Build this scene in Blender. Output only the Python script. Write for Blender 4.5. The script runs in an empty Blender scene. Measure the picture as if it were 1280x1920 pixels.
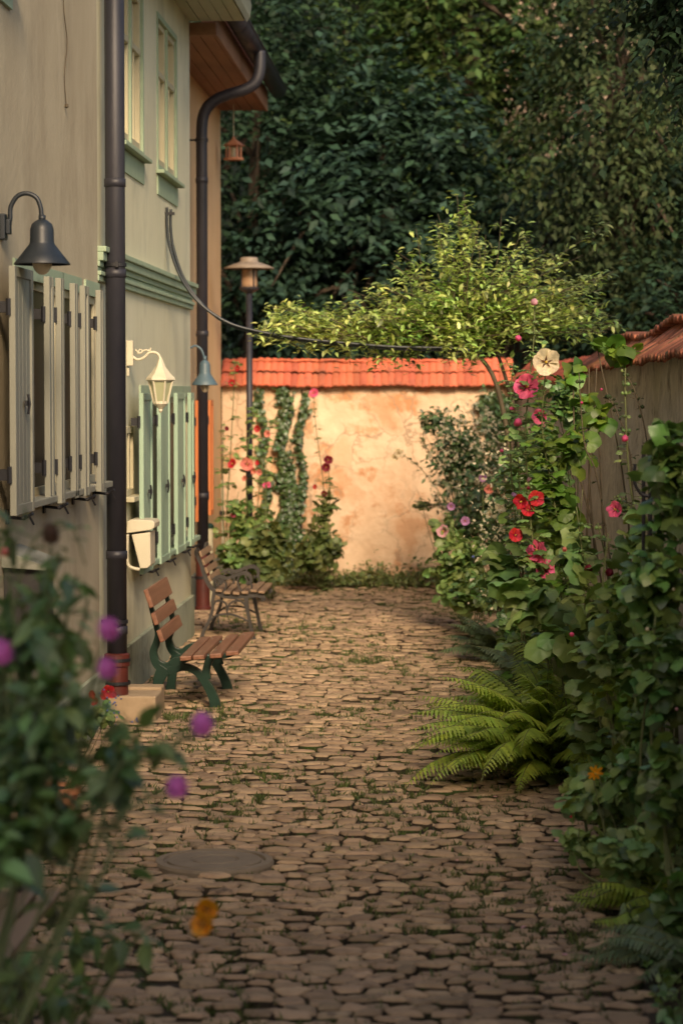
import bpy, math, random
import numpy as np
from mathutils import Vector, Matrix
R = math.radians
random.seed(7); rng = np.random.default_rng(7)
scene = bpy.context.scene
col = scene.collection

# ------------------------------------------------------------------ camera, world, sun
F = 4533.0; PSI = math.atan(210/F); THE = math.atan(227/F); EYE = 2.3
cam_d = bpy.data.cameras.new("camera"); cam = bpy.data.objects.new("camera", cam_d); col.objects.link(cam)
cam.location = (0, 0, EYE); cam.rotation_euler = (R(90)-THE, 0, PSI)
cam_d.sensor_fit = 'HORIZONTAL'; cam_d.sensor_width = 24; cam_d.lens = 85
cam_d.clip_start = .1; cam_d.clip_end = 400
cam_d.dof.use_dof = True; cam_d.dof.focus_distance = 15.5; cam_d.dof.aperture_fstop = 2.5
cam_d.dof.aperture_blades = 8
scene.camera = cam
SUN_EL, SUN_AZ = R(29), R(168)      # low warm sun behind the camera, a little to the right
world = bpy.data.worlds.new("World"); scene.world = world; world.use_nodes = True
wn = world.node_tree; bg = wn.nodes['Background']
sky = wn.nodes.new('ShaderNodeTexSky'); sky.sky_type = 'NISHITA'; sky.sun_disc = False
sky.sun_elevation = SUN_EL; sky.sun_rotation = SUN_AZ; sky.dust_density = 3.0; sky.air_density = 1.0
wn.links.new(sky.outputs[0], bg.inputs[0]); bg.inputs[1].default_value = 0.15
sd = bpy.data.lights.new("sun", 'SUN'); sun = bpy.data.objects.new("sun", sd); col.objects.link(sun)
sd.energy = 3.0; sd.angle = R(16); sd.color = (1, .82, .61)
sdir = Vector((math.sin(SUN_AZ)*math.cos(SUN_EL), math.cos(SUN_AZ)*math.cos(SUN_EL), math.sin(SUN_EL)))
sun.rotation_euler = sdir.to_track_quat('Z', 'Y').to_euler(); sun.location = (0, -5, 30)
vs = scene.view_settings; vs.view_transform = 'Standard'; vs.look = 'None'; vs.gamma = 1; vs.use_curve_mapping = False
vs.exposure = 0.56
try:
    vs.use_white_balance = True; vs.white_balance_temperature = 7350; vs.white_balance_tint = 12
except Exception as e: print('wb', e)
scene.cycles.max_bounces = 6; scene.cycles.transparent_max_bounces = 6

# ------------------------------------------------------------------ pixel helpers (photo pixels -> places in the alley)
_fw = Vector((-math.sin(PSI)*math.cos(THE), math.cos(PSI)*math.cos(THE), -math.sin(THE)))
_rt = Vector((math.cos(PSI), math.sin(PSI), 0)); _up = _rt.cross(_fw)
def ray(px, py): return _fw*F + _rt*(px-640) + _up*(960-py)
def at(px, py, Y):
    d = ray(px, py); t = Y/d.y; return Vector((d.x*t, Y, EYE+d.z*t))
def atx(px, py, X):
    d = ray(px, py); t = X/d.x; return Vector((X, d.y*t, EYE+d.z*t))
def gnd(px, py, h=0):
    d = ray(px, py); t = (h-EYE)/d.z; return Vector((d.x*t, d.y*t, h))

# ------------------------------------------------------------------ materials
def mat(name, c1, c2=None, scale=6, rough=.8, bump=0, bscale=None, detail=6, stretch=None, metal=0, c3=None, c3s=1.2, c3t=(.55, .7), island=0, trans=0, spec=None, vor=None, coat=0, cells=0):
    m = bpy.data.materials.new(name); m.use_nodes = True; nt = m.node_tree; N = nt.nodes; L = nt.links
    b = N['Principled BSDF']; b.inputs['Roughness'].default_value = rough; b.inputs['Metallic'].default_value = metal
    if spec is not None: b.inputs['Specular IOR Level'].default_value = spec
    if coat: b.inputs['Coat Weight'].default_value = coat
    tc = N.new('ShaderNodeTexCoord'); mp = N.new('ShaderNodeMapping'); L.new(tc.outputs['Object'], mp.inputs[0])
    if stretch: mp.inputs['Scale'].default_value = stretch
    def noise(s, d=detail, r=.6):
        n = N.new('ShaderNodeTexNoise'); n.inputs['Scale'].default_value = s; n.inputs['Detail'].default_value = d
        n.inputs['Roughness'].default_value = r; L.new(mp.outputs[0], n.inputs['Vector']); return n
    def mix(f, a, bb, mode='MIX'):
        x = N.new('ShaderNodeMix'); x.data_type = 'RGBA'; x.blend_type = mode
        if hasattr(f, 'is_output'): L.new(f, x.inputs[0])
        else: x.inputs[0].default_value = f
        for i, v in ((6, a), (7, bb)):
            if hasattr(v, 'is_output'): L.new(v, x.inputs[i])
            else: x.inputs[i].default_value = (*v, 1)
        return x.outputs[2]
    def ramp(src, lo, hi):
        r = N.new('ShaderNodeMapRange'); r.inputs[1].default_value = lo; r.inputs[2].default_value = hi
        L.new(src, r.inputs[0]); return r.outputs[0]
    out = c1
    if c2: out = mix(ramp(noise(scale).outputs[0], .32, .68), c1, c2)
    if c3: out = mix(ramp(noise(c3s, 5, .65).outputs[0], *c3t), out, c3)
    if cells:
        v = N.new('ShaderNodeTexVoronoi'); v.inputs['Scale'].default_value = cells; nz = noise(cells*.9, 4)
        a = N.new('ShaderNodeMix'); a.data_type = 'RGBA'; a.inputs[0].default_value = .30; L.new(mp.outputs[0], a.inputs[6]); L.new(nz.outputs[1], a.inputs[7]); L.new(a.outputs[2], v.inputs['Vector'])
        ve0 = N.new('ShaderNodeTexVoronoi'); ve0.feature = 'DISTANCE_TO_EDGE'; ve0.inputs['Scale'].default_value = cells; L.new(a.outputs[2], ve0.inputs['Vector'])
        sep = N.new('ShaderNodeSeparateColor'); L.new(v.outputs['Color'], sep.inputs[0])
        soft = ramp(ve0.outputs[0], .0, .22)
        def mul(p, q, k):
            m1 = N.new('ShaderNodeMath'); m1.operation = 'MULTIPLY'; L.new(p, m1.inputs[0]); L.new(q, m1.inputs[1]); m2 = N.new('ShaderNodeMath'); m2.operation = 'MULTIPLY'; L.new(m1.outputs[0], m2.inputs[0]); m2.inputs[1].default_value = k; return m2.outputs[0]
        out = mix(mul(ramp(sep.outputs[0], .66, .72), soft, .75), out, tuple(x*y for x, y in zip(c1, (.88, .70, .58))))
        out = mix(mul(ramp(sep.outputs[1], .5, .9), soft, .6), out, tuple(min(.9, x*1.16) for x in c2))
        ve = N.new('ShaderNodeTexVoronoi'); ve.feature = 'DISTANCE_TO_EDGE'; ve.inputs['Scale'].default_value = cells; L.new(a.outputs[2], ve.inputs['Vector'])
        jm = N.new('ShaderNodeMath'); jm.operation = 'MULTIPLY'; L.new(ramp(ve.outputs[0], .035, .0), jm.inputs[0]); L.new(ramp(noise(1.3, 3).outputs[0], .42, .6), jm.inputs[1])
        out = mix(jm.outputs[0], out, tuple(x*.62 for x in c1))
    if island:
        g = N.new('ShaderNodeNewGeometry'); h = N.new('ShaderNodeHueSaturation')
        r = N.new('ShaderNodeMapRange'); L.new(g.outputs['Random Per Island'], r.inputs[0])
        r.inputs[3].default_value = 1-island; r.inputs[4].default_value = 1+island; L.new(r.outputs[0], h.inputs['Value'])
        w = N.new('ShaderNodeTexWhiteNoise'); w.noise_dimensions = '1D'; L.new(g.outputs['Random Per Island'], w.inputs['W'])
        r2 = N.new('ShaderNodeMapRange'); L.new(w.outputs[0], r2.inputs[0]); hk = min(1, island*2)*(1 if trans else .22); r2.inputs[3].default_value = .5-.045*hk; r2.inputs[4].default_value = .5+.03*hk
        L.new(r2.outputs[0], h.inputs['Hue'])
        if hasattr(out, 'is_output'): L.new(out, h.inputs['Color'])
        else: h.inputs['Color'].default_value = (*out, 1)
        out = h.outputs[0]
    if hasattr(out, 'is_output'): L.new(out, b.inputs['Base Color'])
    else: b.inputs['Base Color'].default_value = (*out, 1)
    if bump:
        bn = N.new('ShaderNodeBump'); bn.inputs['Distance'].default_value = bump; bn.inputs['Strength'].default_value = .9
        src = noise(bscale or scale*3, 8, .65).outputs[0]
        if vor:
            v = N.new('ShaderNodeTexVoronoi'); v.feature = 'DISTANCE_TO_EDGE'; v.inputs['Scale'].default_value = vor
            nz = noise(vor*.8, 3); a = N.new('ShaderNodeMix'); a.data_type = 'RGBA'; a.inputs[0].default_value = .25
            L.new(mp.outputs[0], a.inputs[6]); L.new(nz.outputs[1], a.inputs[7]); L.new(a.outputs[2], v.inputs['Vector'])
            ad = N.new('ShaderNodeMath'); ad.operation = 'ADD'; mr = ramp(v.outputs[0], 0, .12); L.new(src, ad.inputs[0]); L.new(mr, ad.inputs[1]); src = ad.outputs[0]
        L.new(src, bn.inputs['Height']); L.new(bn.outputs[0], b.inputs['Normal'])
    if trans:
        t = N.new('ShaderNodeBsdfTranslucent'); ms = N.new('ShaderNodeMixShader'); ms.inputs[0].default_value = trans
        if hasattr(out, 'is_output'): L.new(mix(1.0, out, (1.25, 1.3, .7), 'MULTIPLY'), t.inputs[0])
        else: t.inputs[0].default_value = (out[0]*1.2, out[1]*1.2, out[2]*.8, 1)
        L.new(b.outputs[0], ms.inputs[1]); L.new(t.outputs[0], ms.inputs[2])
        L.new(ms.outputs[0], N['Material Output'].inputs[0])
    return m
def leafm(name, c, c2=None, isl=.45, trans=.28, rough=.38, scale=1.3):
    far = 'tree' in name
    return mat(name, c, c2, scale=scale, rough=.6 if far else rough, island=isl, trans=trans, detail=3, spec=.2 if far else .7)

M = {}
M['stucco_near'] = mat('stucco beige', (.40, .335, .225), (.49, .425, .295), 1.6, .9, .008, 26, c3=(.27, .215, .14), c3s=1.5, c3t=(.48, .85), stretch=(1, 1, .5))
M['stucco'] = mat('stucco cream', (.58, .555, .39), (.67, .645, .47), 1.4, .9, .005, 30, c3=(.36, .36, .26), c3s=1.6, c3t=(.5, .85), stretch=(1, 1, .5))
M['plinth'] = mat('plinth grey green', (.25, .28, .21), (.33, .36, .27), 3, .9, .006, 25, c3=(.12, .13, .09), c3s=2)
M['green_trim'] = mat('sage green trim', (.27, .36, .25), (.33, .42, .29), 5, .7, .002, 40)
M['yellow_stucco'] = mat('ochre stucco', (.62, .40, .20), (.70, .48, .26), 2, .9, .006, 30, stretch=(1, 1, .5))
M['soffit_brown'] = mat('brown soffit boards', (.23, .11, .06), (.30, .15, .08), 3, .7, .002, 20, stretch=(4, .6, 4))
M['soffit_green'] = mat('pale soffit boards', (.34, .35, .25), (.4, .41, .3), 3, .7, .002, 20, stretch=(4, .6, 4))
M['pipe'] = mat('aged dark zinc', (.016, .017, .025), (.030, .029, .038), 5, .5, .001, 60, metal=.1, stretch=(1, 1, .4))
M['red_iron'] = mat('red brown iron paint', (.10, .018, .013), (.065, .014, .010), 8, .5, .002, 40)
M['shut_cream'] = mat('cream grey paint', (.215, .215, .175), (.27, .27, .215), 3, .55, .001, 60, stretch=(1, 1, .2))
M['shut_green'] = mat('mint green paint', (.25, .375, .275), (.31, .43, .32), 3, .55, .001, 60, stretch=(1, 1, .2))
M['shut_orange'] = mat('orange brown paint', (.52, .15, .04), (.60, .19, .06), 3, .55, .001, 60, stretch=(1, 1, .2))
M['cream_paint'] = mat('cream paint', (.46, .42, .28), (.52, .47, .32), 4, .5, .001, 50)
M['black_iron'] = mat('black iron', (.012, .012, .015), None, 5, .5, .001, 60)
M['lamp_blue'] = mat('slate blue enamel', (.012, .017, .023), (.018, .024, .03), 6, .45)
M['lamp_blue2'] = mat('faded slate blue enamel', (.07, .12, .15), (.09, .145, .175), 6, .45)
M['opal'] = mat('opal glass', (.70, .58, .42), None, 5, .25)
M['white_plastic'] = mat('ivory plastic', (.55, .50, .37), (.60, .55, .41), 5, .45)
M['glass_dark'] = mat('dark window glass', (.008, .009, .009), None, 5, .35, spec=.12)
M['dark_box'] = mat('dark anthracite', (.03, .028, .028), (.045, .04, .04), 5, .5)
M['wood'] = mat('red brown bench wood', (.19, .080, .046), (.30, .145, .085), 4, .42, .0012, 40, stretch=(6, .35, 6), island=.15)
M['wood_pale'] = mat('weathered bench wood', (.19, .12, .07), (.28, .185, .11), 4, .5, .0012, 40, stretch=(6, .35, 6), island=.15)
M['bench_green'] = mat('dark green cast iron', (.006, .026, .017), (.010, .038, .025), 9, .38, .0012, 50)
M['bench_iron'] = mat('aged cast iron', (.020, .018, .016), (.036, .03, .026), 9, .5, .002, 60)
M['copper'] = mat('red brown copper', (.42, .16, .08), (.5, .22, .12), 9, .45)
M['rust_hat'] = mat('weathered lamp hat', (.20, .16, .125), (.27, .22, .175), 6, .5)
M['stone_step'] = mat('sandstone step', (.32, .23, .14), (.42, .31, .20), 5, .85, .004, 30)
M['concrete'] = mat('worn concrete', (.17, .135, .10), (.23, .185, .135), 7, .9, .004, 40)
M['stone'] = mat('brown sandstone setts', (.30, .205, .13), (.44, .315, .20), 7, .72, .02, 20, island=.30, c3=(.12, .085, .06), c3s=9, c3t=(.60, .72), spec=.35)
M['soil'] = mat('joint soil and painted side shade', (.030, .022, .014), (.05, .035, .02), 8, .95, .02, 30, c3=(.035, .06, .012), c3s=3.2, c3t=(.5, .62))
M['bed'] = mat('garden soil', (.03, .022, .015), (.05, .036, .024), 8, .95, .03, 15)
M['hill'] = mat('dark wooded hillside', (.010, .018, .008), (.02, .032, .014), 1.2, .95, .3, 4)
M['far_wall'] = mat('sunlit rubble plaster', (.64, .43, .275), (.76, .565, .39), 3.4, .92, .03, 7, c3=(.56, .27, .13), c3s=2.6, c3t=(.54, .64), cells=3.2)
M['right_wall'] = mat('grey brown rough render', (.44, .38, .31), (.64, .57, .47), 7, .95, .03, 14, c3=(.20, .17, .13), c3s=5, c3t=(.54, .72), stretch=(1, 1, .8))
M['tile'] = mat('red clay tiles', (.44, .10, .05), (.55, .145, .07), 5, .75, .004, 40, island=.32, c3=(.20, .07, .045), c3s=5, c3t=(.52, .72))
M['tile_dark'] = mat('weathered clay tiles', (.30, .095, .05), (.40, .15, .08), 6, .85, .006, 30, island=.35, c3=(.07, .06, .03), c3s=5, c3t=(.52, .7))
M['bark'] = mat('bark', (.05, .036, .025), (.09, .065, .045), 6, .95, .02, 20, stretch=(1, 1, .3))
M['stem'] = mat('green stem', (.10, .13, .04), (.14, .15, .06), 8, .6)
M['stem_dark'] = mat('brown stem', (.07, .05, .03), (.10, .08, .045), 8, .7)
M['hose'] = mat('black rubber hose', (.018, .024, .028), None, 5, .35)
M['far_stone'] = mat('distant sandstone', (.30, .22, .17), (.36, .27, .2), 1.5, .95, .02, 8)
M['roof'] = mat('dark roof covering', (.06, .04, .035), (.09, .06, .05), 4, .8)
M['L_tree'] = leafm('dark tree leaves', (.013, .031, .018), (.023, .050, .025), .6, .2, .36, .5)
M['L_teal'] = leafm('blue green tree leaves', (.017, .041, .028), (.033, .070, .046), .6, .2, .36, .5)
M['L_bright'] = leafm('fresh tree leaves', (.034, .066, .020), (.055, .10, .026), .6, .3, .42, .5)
M['L_olive'] = leafm('olive yellow tree leaves', (.052, .078, .030), (.026, .044, .019), .5, .3, .45, .5)
M['L_rose'] = leafm('yellow green climber leaves', (.52, .58, .22), (.22, .38, .09), .7, .35, .4, 2)
M['L_holly'] = leafm('hollyhock leaves', (.115, .215, .065), (.22, .33, .10), .5, .3, .5, 4)
M['L_lime'] = leafm('lime green leaves', (.15, .27, .03), (.07, .15, .03), .45, .4, .5, 4)  # lime green leaf colour, strongly translucent
M['L_ivy'] = leafm('ivy leaves', (.040, .085, .025), (.06, .11, .04), .5, .2, .4, 4)
M['L_vine'] = leafm('dark creeper leaves', (.052, .125, .035), (.14, .25, .06), .55, .25, .42, 3)
M['L_fern'] = leafm('fern fronds', (.34, .45, .07), (.24, .36, .06), .25, .35, .5, 3)
M['L_fern_blue'] = leafm('fine blue green fronds', (.14, .20, .10), (.10, .16, .08), .3, .3, .5, 3)
M['L_dahlia'] = leafm('dahlia leaves', (.17, .26, .08), (.075, .15, .045), .5, .3, .45, 3)
M['L_cover'] = leafm('ground cover leaves', (.10, .16, .045), (.15, .19, .06), .5, .3, .5, 3)
M['L_moss'] = leafm('moss and grass blades', (.09, .12, .03), (.055, .09, .02), .4, .2, .7, 3)
M['L_mid'] = leafm('rose bush leaves', (.065, .14, .055), (.13, .22, .085), .55, .25, .4, 3)
def petal(name, c, isl=.12): return mat(name, c, tuple(x*.62 for x in c), 45, .6, island=isl, trans=.35)
M['P_pink'] = petal('pink petals', (.88, .13, .27), .2); M['P_red'] = petal('red petals', (.62, .02, .03)); M['P_dark'] = petal('dark red petals', (.22, .006, .02))
M['P_cream'] = petal('cream petals', (.85, .72, .50)); M['P_pale'] = petal('pale pink petals', (.80, .42, .50)); M['P_lilac'] = petal('lilac petals', (.62, .30, .62))
M['P_magenta'] = petal('magenta petals', (.86, .24, .72)); M['P_orange'] = petal('orange petals', (.95, .40, .02)); M['P_coral'] = petal('coral petals', (.85, .28, .22))
M['P_brown'] = petal('wilted brown petals', (.13, .06, .03)); M['P_white'] = petal('whitish blossoms', (.75, .68, .50)); M['P_blue'] = petal('blue petals', (.18, .22, .62))
M['P_yellow'] = petal('yellow stamens', (.8, .6, .1))

# ------------------------------------------------------------------ mesh builders
WL = {}
def setp(o, label=None, cat=None, group=None, kind=None):
    if label: o['label'] = label
    if cat: o['category'] = cat
    if group: o['group'] = group
    if kind: o['kind'] = kind
    return o
def empty(name, loc, label, cat, group=None):
    o = bpy.data.objects.new(name, None); col.objects.link(o); o.location = Vector(loc); o.empty_display_size = .2
    WL[o] = Vector(loc); return setp(o, label, cat, group)
def link_mesh(name, V, Fc, m, parent=None, base=None, smooth=False, bevel=0):
    V = np.asarray(V, dtype=float)
    if parent is not None: off = WL[parent]
    elif base is not None: off = Vector(base)
    else:
        lo = V.min(0); hi = V.max(0); off = Vector(((lo[0]+hi[0])/2, (lo[1]+hi[1])/2, lo[2]))
    V = V-np.array(off)
    me = bpy.data.meshes.new(name); me.from_pydata(V.tolist(), [], Fc); me.update()
    me.materials.append(m); o = bpy.data.objects.new(name, me); col.objects.link(o)
    if smooth: me.polygons.foreach_set('use_smooth', [True]*len(me.polygons))
    if parent is not None: o.parent = parent
    else: o.location = off
    WL[o] = off
    if bevel:
        b = o.modifiers.new('bevel', 'BEVEL'); b.width = bevel; b.segments = 2; b.limit_method = 'ANGLE'; b.angle_limit = R(40)
    return o
class MB:
    def __init__(s): s.v = []; s.f = []
    def add(s, V, Fc):
        n = len(s.v); s.v += [tuple(map(float, p)) for p in V]; s.f += [[i+n for i in f] for f in Fc]; return s
    def box(s, x0, x1, y0, y1, z0, z1):
        return s.add([(x0,y0,z0),(x1,y0,z0),(x1,y1,z0),(x0,y1,z0),(x0,y0,z1),(x1,y0,z1),(x1,y1,z1),(x0,y1,z1)],
                     [(0,3,2,1),(4,5,6,7),(0,1,5,4),(1,2,6,5),(2,3,7,6),(3,0,4,7)])
    def boxr(s, c, size, rot):
        mt = rot.to_matrix() if hasattr(rot, 'to_matrix') else rot
        V = []
        for dx,dy,dz in ((-1,-1,-1),(1,-1,-1),(1,1,-1),(-1,1,-1),(-1,-1,1),(1,-1,1),(1,1,1),(-1,1,1)):
            V.append(Vector(c)+mt@Vector((dx*size[0]/2, dy*size[1]/2, dz*size[2]/2)))
        return s.add(V, [(0,3,2,1),(4,5,6,7),(0,1,5,4),(1,2,6,5),(2,3,7,6),(3,0,4,7)])
    def tube(s, pts, r, n=8, cap=True):
        pts = [Vector(p) for p in pts]; rr = r if isinstance(r, (list, tuple)) else [r]*len(pts)
        V = []; Fc = []; prev = None
        for i, p in enumerate(pts):
            t = (pts[min(i+1, len(pts)-1)]-pts[max(i-1, 0)]).normalized()
            if prev is None:
                a = Vector((0,0,1)) if abs(t.z) < .9 else Vector((1,0,0)); u = t.cross(a).normalized()
            else: u = (prev-t*prev.dot(t)).normalized()
            prev = u; w = t.cross(u)
            for k in range(n):
                q = 2*math.pi*k/n; V.append(p+(u*math.cos(q)+w*math.sin(q))*rr[i])
        for i in range(len(pts)-1):
            for k in range(n):
                Fc.append((i*n+k, i*n+(k+1)%n, (i+1)*n+(k+1)%n, (i+1)*n+k))
        if cap: Fc += [tuple(range(n))[::-1], tuple(range((len(pts)-1)*n, len(pts)*n))]
        return s.add(V, Fc)
    def lathe(s, c, prof, n=24, a0=0):
        V = []; Fc = []
        for r, z in prof:
            for k in range(n):
                q = a0+2*math.pi*k/n; V.append((c[0]+r*math.cos(q), c[1]+r*math.sin(q), c[2]+z))
        for i in range(len(prof)-1):
            for k in range(n): Fc.append((i*n+k, i*n+(k+1)%n, (i+1)*n+(k+1)%n, (i+1)*n+k))
        return s.add(V, Fc)
    def band(s, pts, ws, y0, y1):
        # flat casting of changing width in the XZ plane between y0 and y1
        P = [Vector((p[0], p[1])) for p in pts]; L = []; Rr = []
        for i, p in enumerate(P):
            t = (P[min(i+1, len(P)-1)]-P[max(i-1, 0)]).normalized(); n = Vector((-t.y, t.x))
            L.append(p+n*ws[i]/2); Rr.append(p-n*ws[i]/2)
        V = []
        for y in (y0, y1):
            for q in L: V.append((q.x, y, q.y))
            for q in Rr: V.append((q.x, y, q.y))
        n = len(P); Fc = []
        for i in range(n-1):
            Fc += [(i, i+1, n+i+1, n+i), (2*n+i, 3*n+i, 3*n+i+1, 2*n+i+1), (i, 2*n+i, 2*n+i+1, i+1), (n+i, n+i+1, 3*n+i+1, 3*n+i)]
        Fc += [(0, n, 3*n, 2*n), (n-1, 3*n-1, 4*n-1, 2*n-1)]
        return s.add(V, Fc)
    def build(s, name, m, parent=None, base=None, smooth=False, bevel=0): return link_mesh(name, s.v, s.f, m, parent, base, smooth, bevel)
def spline(pts, k=6):
    P = [Vector(p) for p in pts]; out = []
    for i in range(len(P)-1):
        a = P[max(i-1,0)]; b = P[i]; c = P[i+1]; d = P[min(i+2, len(P)-1)]
        for j in range(k):
            t = j/k; out.append(.5*((2*b)+(c-a)*t+(2*a-5*b+4*c-d)*t*t+(3*b-a-3*c+d)*t**3))
    out.append(P[-1]); return out
def copy_tree(o, parent=None):
    c = o.copy(); col.objects.link(c)
    if parent: c.parent = parent
    WL[c] = WL[o]
    for ch in list(o.children): copy_tree(ch, c)
    return c

# ------------------------------------------------------------------ leaves
T_simple = (np.array([(0,0,0),(.45,.27,.06),(1,0,-.08),(.45,-.27,.06)]), [(0,2,1),(0,3,2)])
T_ov = (np.array([(0,0,0),(.35,0,-.01),(.7,0,-.04),(1,0,-.14),(.28,.27,.05),(.65,.22,.02),(.28,-.27,.05),(.65,-.22,.02)]),
        [(0,1,4),(1,2,5,4),(2,3,5),(0,6,1),(1,6,7,2),(2,7,3)])
def lobed(nl=5, depth=.12, fold=.05, sharp=1.0):
    n = 16 if nl > 3 else 15; V = [(0.22, 0, .0)]
    for ring, kr in ((0, .55), (1, 1.0)):
        for i in range(n+1):
            a = -math.pi*.90+2*math.pi*.90*i/n; c = abs(math.cos(math.pi*(i/n*nl)))
            r = .50*kr*(1-depth*(c**.8)*(ring))*(1+(.18*sharp if ring and i == n//2 else 0)*(nl == 3))
            z = -.16*(r*1.3)**2+(fold*math.cos(2*math.pi*i/n*nl)*(1 if ring else .5))-.05*ring
            V.append((.30+r*math.cos(a)*1.05, r*math.sin(a)*1.02, z))
    m = n+1; Fc = [(0, i+1, i+2) for i in range(n)]+[(1+i, 1+m+i, 2+m+i, 2+i) for i in range(n)]
    return np.array(V), Fc
T_lobe = lobed(); T_lobe3 = lobed(3, .20, .05)
T_blade = (np.array([(0,.03,0),(0,-.03,0),(.5,.03,.12),(.5,-.03,.12),(1,0,0)]), [(0,1,3,2),(2,3,4)])
def leafcloud(P, D, N, L, T, W=1.0):
    """leaves at P, axis D, normal N, length L -> vertex array, faces"""
    P = np.asarray(P, float); n = len(P); D = np.asarray(D, float); N = np.asarray(N, float)
    D = D/np.maximum(1e-9, np.linalg.norm(D, axis=1))[:, None]
    S = np.cross(N, D); S /= np.maximum(1e-9, np.linalg.norm(S, axis=1))[:, None]
    U = np.cross(D, S); L = np.asarray(L, float)[:, None, None]
    tv, tf = T; k = len(tv)
    Wr = (np.ones(n)*W)[:, None, None]
    V = P[:, None, :]+L*(tv[None, :, 0:1]*D[:, None, :]+Wr*tv[None, :, 1:2]*S[:, None, :]+tv[None, :, 2:3]*U[:, None, :])
    Fc = []
    for i in range(n):
        o = i*k; Fc += [[a+o for a in f] for f in tf]
    return V.reshape(-1, 3), Fc
def rnd(n, s=1.): return rng.normal(0, s, (n, 3))
class Cloud:
    def __init__(s): s.V = []; s.F = []; s.n = 0
    def add(s, V, Fc):
        s.V.append(np.asarray(V)); s.F += [[a+s.n for a in f] for f in Fc]; s.n += len(V)
    def leaves(s, P, D, N, L, T, W=1.0): s.add(*leafcloud(P, D, N, L, T, W))
    def mb(s, mb): s.add(np.array(mb.v), mb.f)
    def build(s, name, m, parent=None, base=None): return link_mesh(name, np.concatenate(s.V), s.F, m, parent, base, smooth=True)
def sprays(cl, C, out, nper, L, T, spread, droop=.4, W=1.):
    """leaf sprays: around each centre C a short drooping twig along 'out' carrying nper leaves"""
    C = np.asarray(C); out = np.asarray(out); n = len(C)
    out = out/np.linalg.norm(out, axis=1)[:, None]
    t = np.tile(np.linspace(0, 1, nper), n); I = np.repeat(np.arange(n), nper)
    side = np.cross(out, np.array([0, 0, 1.])) + rnd(n, .2); side /= np.linalg.norm(side, axis=1)[:, None]
    sg = np.where(np.arange(n*nper) % 2 == 0, 1, -1)[:, None]
    P = C[I]+out[I]*(t*spread)[:, None]+np.array([0, 0, -1.])*(droop*spread*t*t)[:, None]+rnd(n*nper, spread*.07)
    D = out[I]*.6+side[I]*sg*.9+np.array([0, 0, -droop])+rnd(n*nper, .25)
    N = np.array([0, 0, 1.])+out[I]*.35+rnd(n*nper, .35)
    LL = L*rng.uniform(.45, 1.45, n*nper)
    cl.leaves(P, D, N, LL, T, W)

# ================================================================== SETTING: ground, path, hillside
g = MB(); n = 24
gx = np.linspace(-60, 60, n+1); gy = np.linspace(-30, 90, n+1)
V = [(x, y, -.05) for y in gy for x in gx]
g.add(V, [(j*(n+1)+i, j*(n+1)+i+1, (j+1)*(n+1)+i+1, (j+1)*(n+1)+i) for j in range(n) for i in range(n)])
setp(g.build('ground', M['bed']), kind='structure')
h = MB(); V = []; nx, ny = 60, 24
for j in range(ny+1):
    for i in range(nx+1):
        x = -35+70*i/nx; y = 37+28*j/ny; V.append((x, y, -.2+ .95*(y-37)+math.sin(x*.5+j)*.3+random.uniform(-.15, .15)))
h.add(V, [(j*(nx+1)+i, j*(nx+1)+i+1, (j+1)*(nx+1)+i+1, (j+1)*(nx+1)+i) for j in range(ny) for i in range(nx)])
setp(h.build('hillside', M['hill'], smooth=True), kind='structure')

# joint bed below the setts
j = MB(); j.box(-2.78, 1.3, 4.5, 28.9, -.048, -.026)
setp(j.build('path_joint_bed', M['soil']), kind='structure')

# setts: voronoi cells on roughly coursed seeds, every stone a low rounded slab
def right_edge(y): return .72+.20*math.sin(y*.35+1)*.5 + (.0 if y < 20 else -.0)
seeds = []; y = 5.0; r = 0
while y < 29.0:
    p = random.uniform(.066, .100) if y < 12 else random.uniform(.072, .115)
    x = -2.9+random.uniform(0, .2)
    while x < 1.45:
        w = random.choice((.06, .08, .11, .13, .16, .20))*random.uniform(.85, 1.15)
        seeds.append((x+w/2, y+random.gauss(0, .012)+.02*math.sin(x*2+y))); x += w
    y += p
cell = {}; MHC = gnd(402, 1622)
for i, (x, y) in enumerate(seeds): cell.setdefault((int(x//.5), int(y//.5)), []).append(i)
def clip(poly, m, d):
    out = []
    for k in range(len(poly)):
        a = poly[k]; b = poly[(k+1) % len(poly)]
        da = (a[0]-m[0])*d[0]+(a[1]-m[1])*d[1]; db = (b[0]-m[0])*d[0]+(b[1]-m[1])*d[1]
        if da <= 0: out.append(a)
        if (da <= 0) != (db <= 0):
            t = da/(da-db); out.append((a[0]+(b[0]-a[0])*t, a[1]+(b[1]-a[1])*t))
    return out
st = MB(); corners = []; side_faces = []
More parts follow.
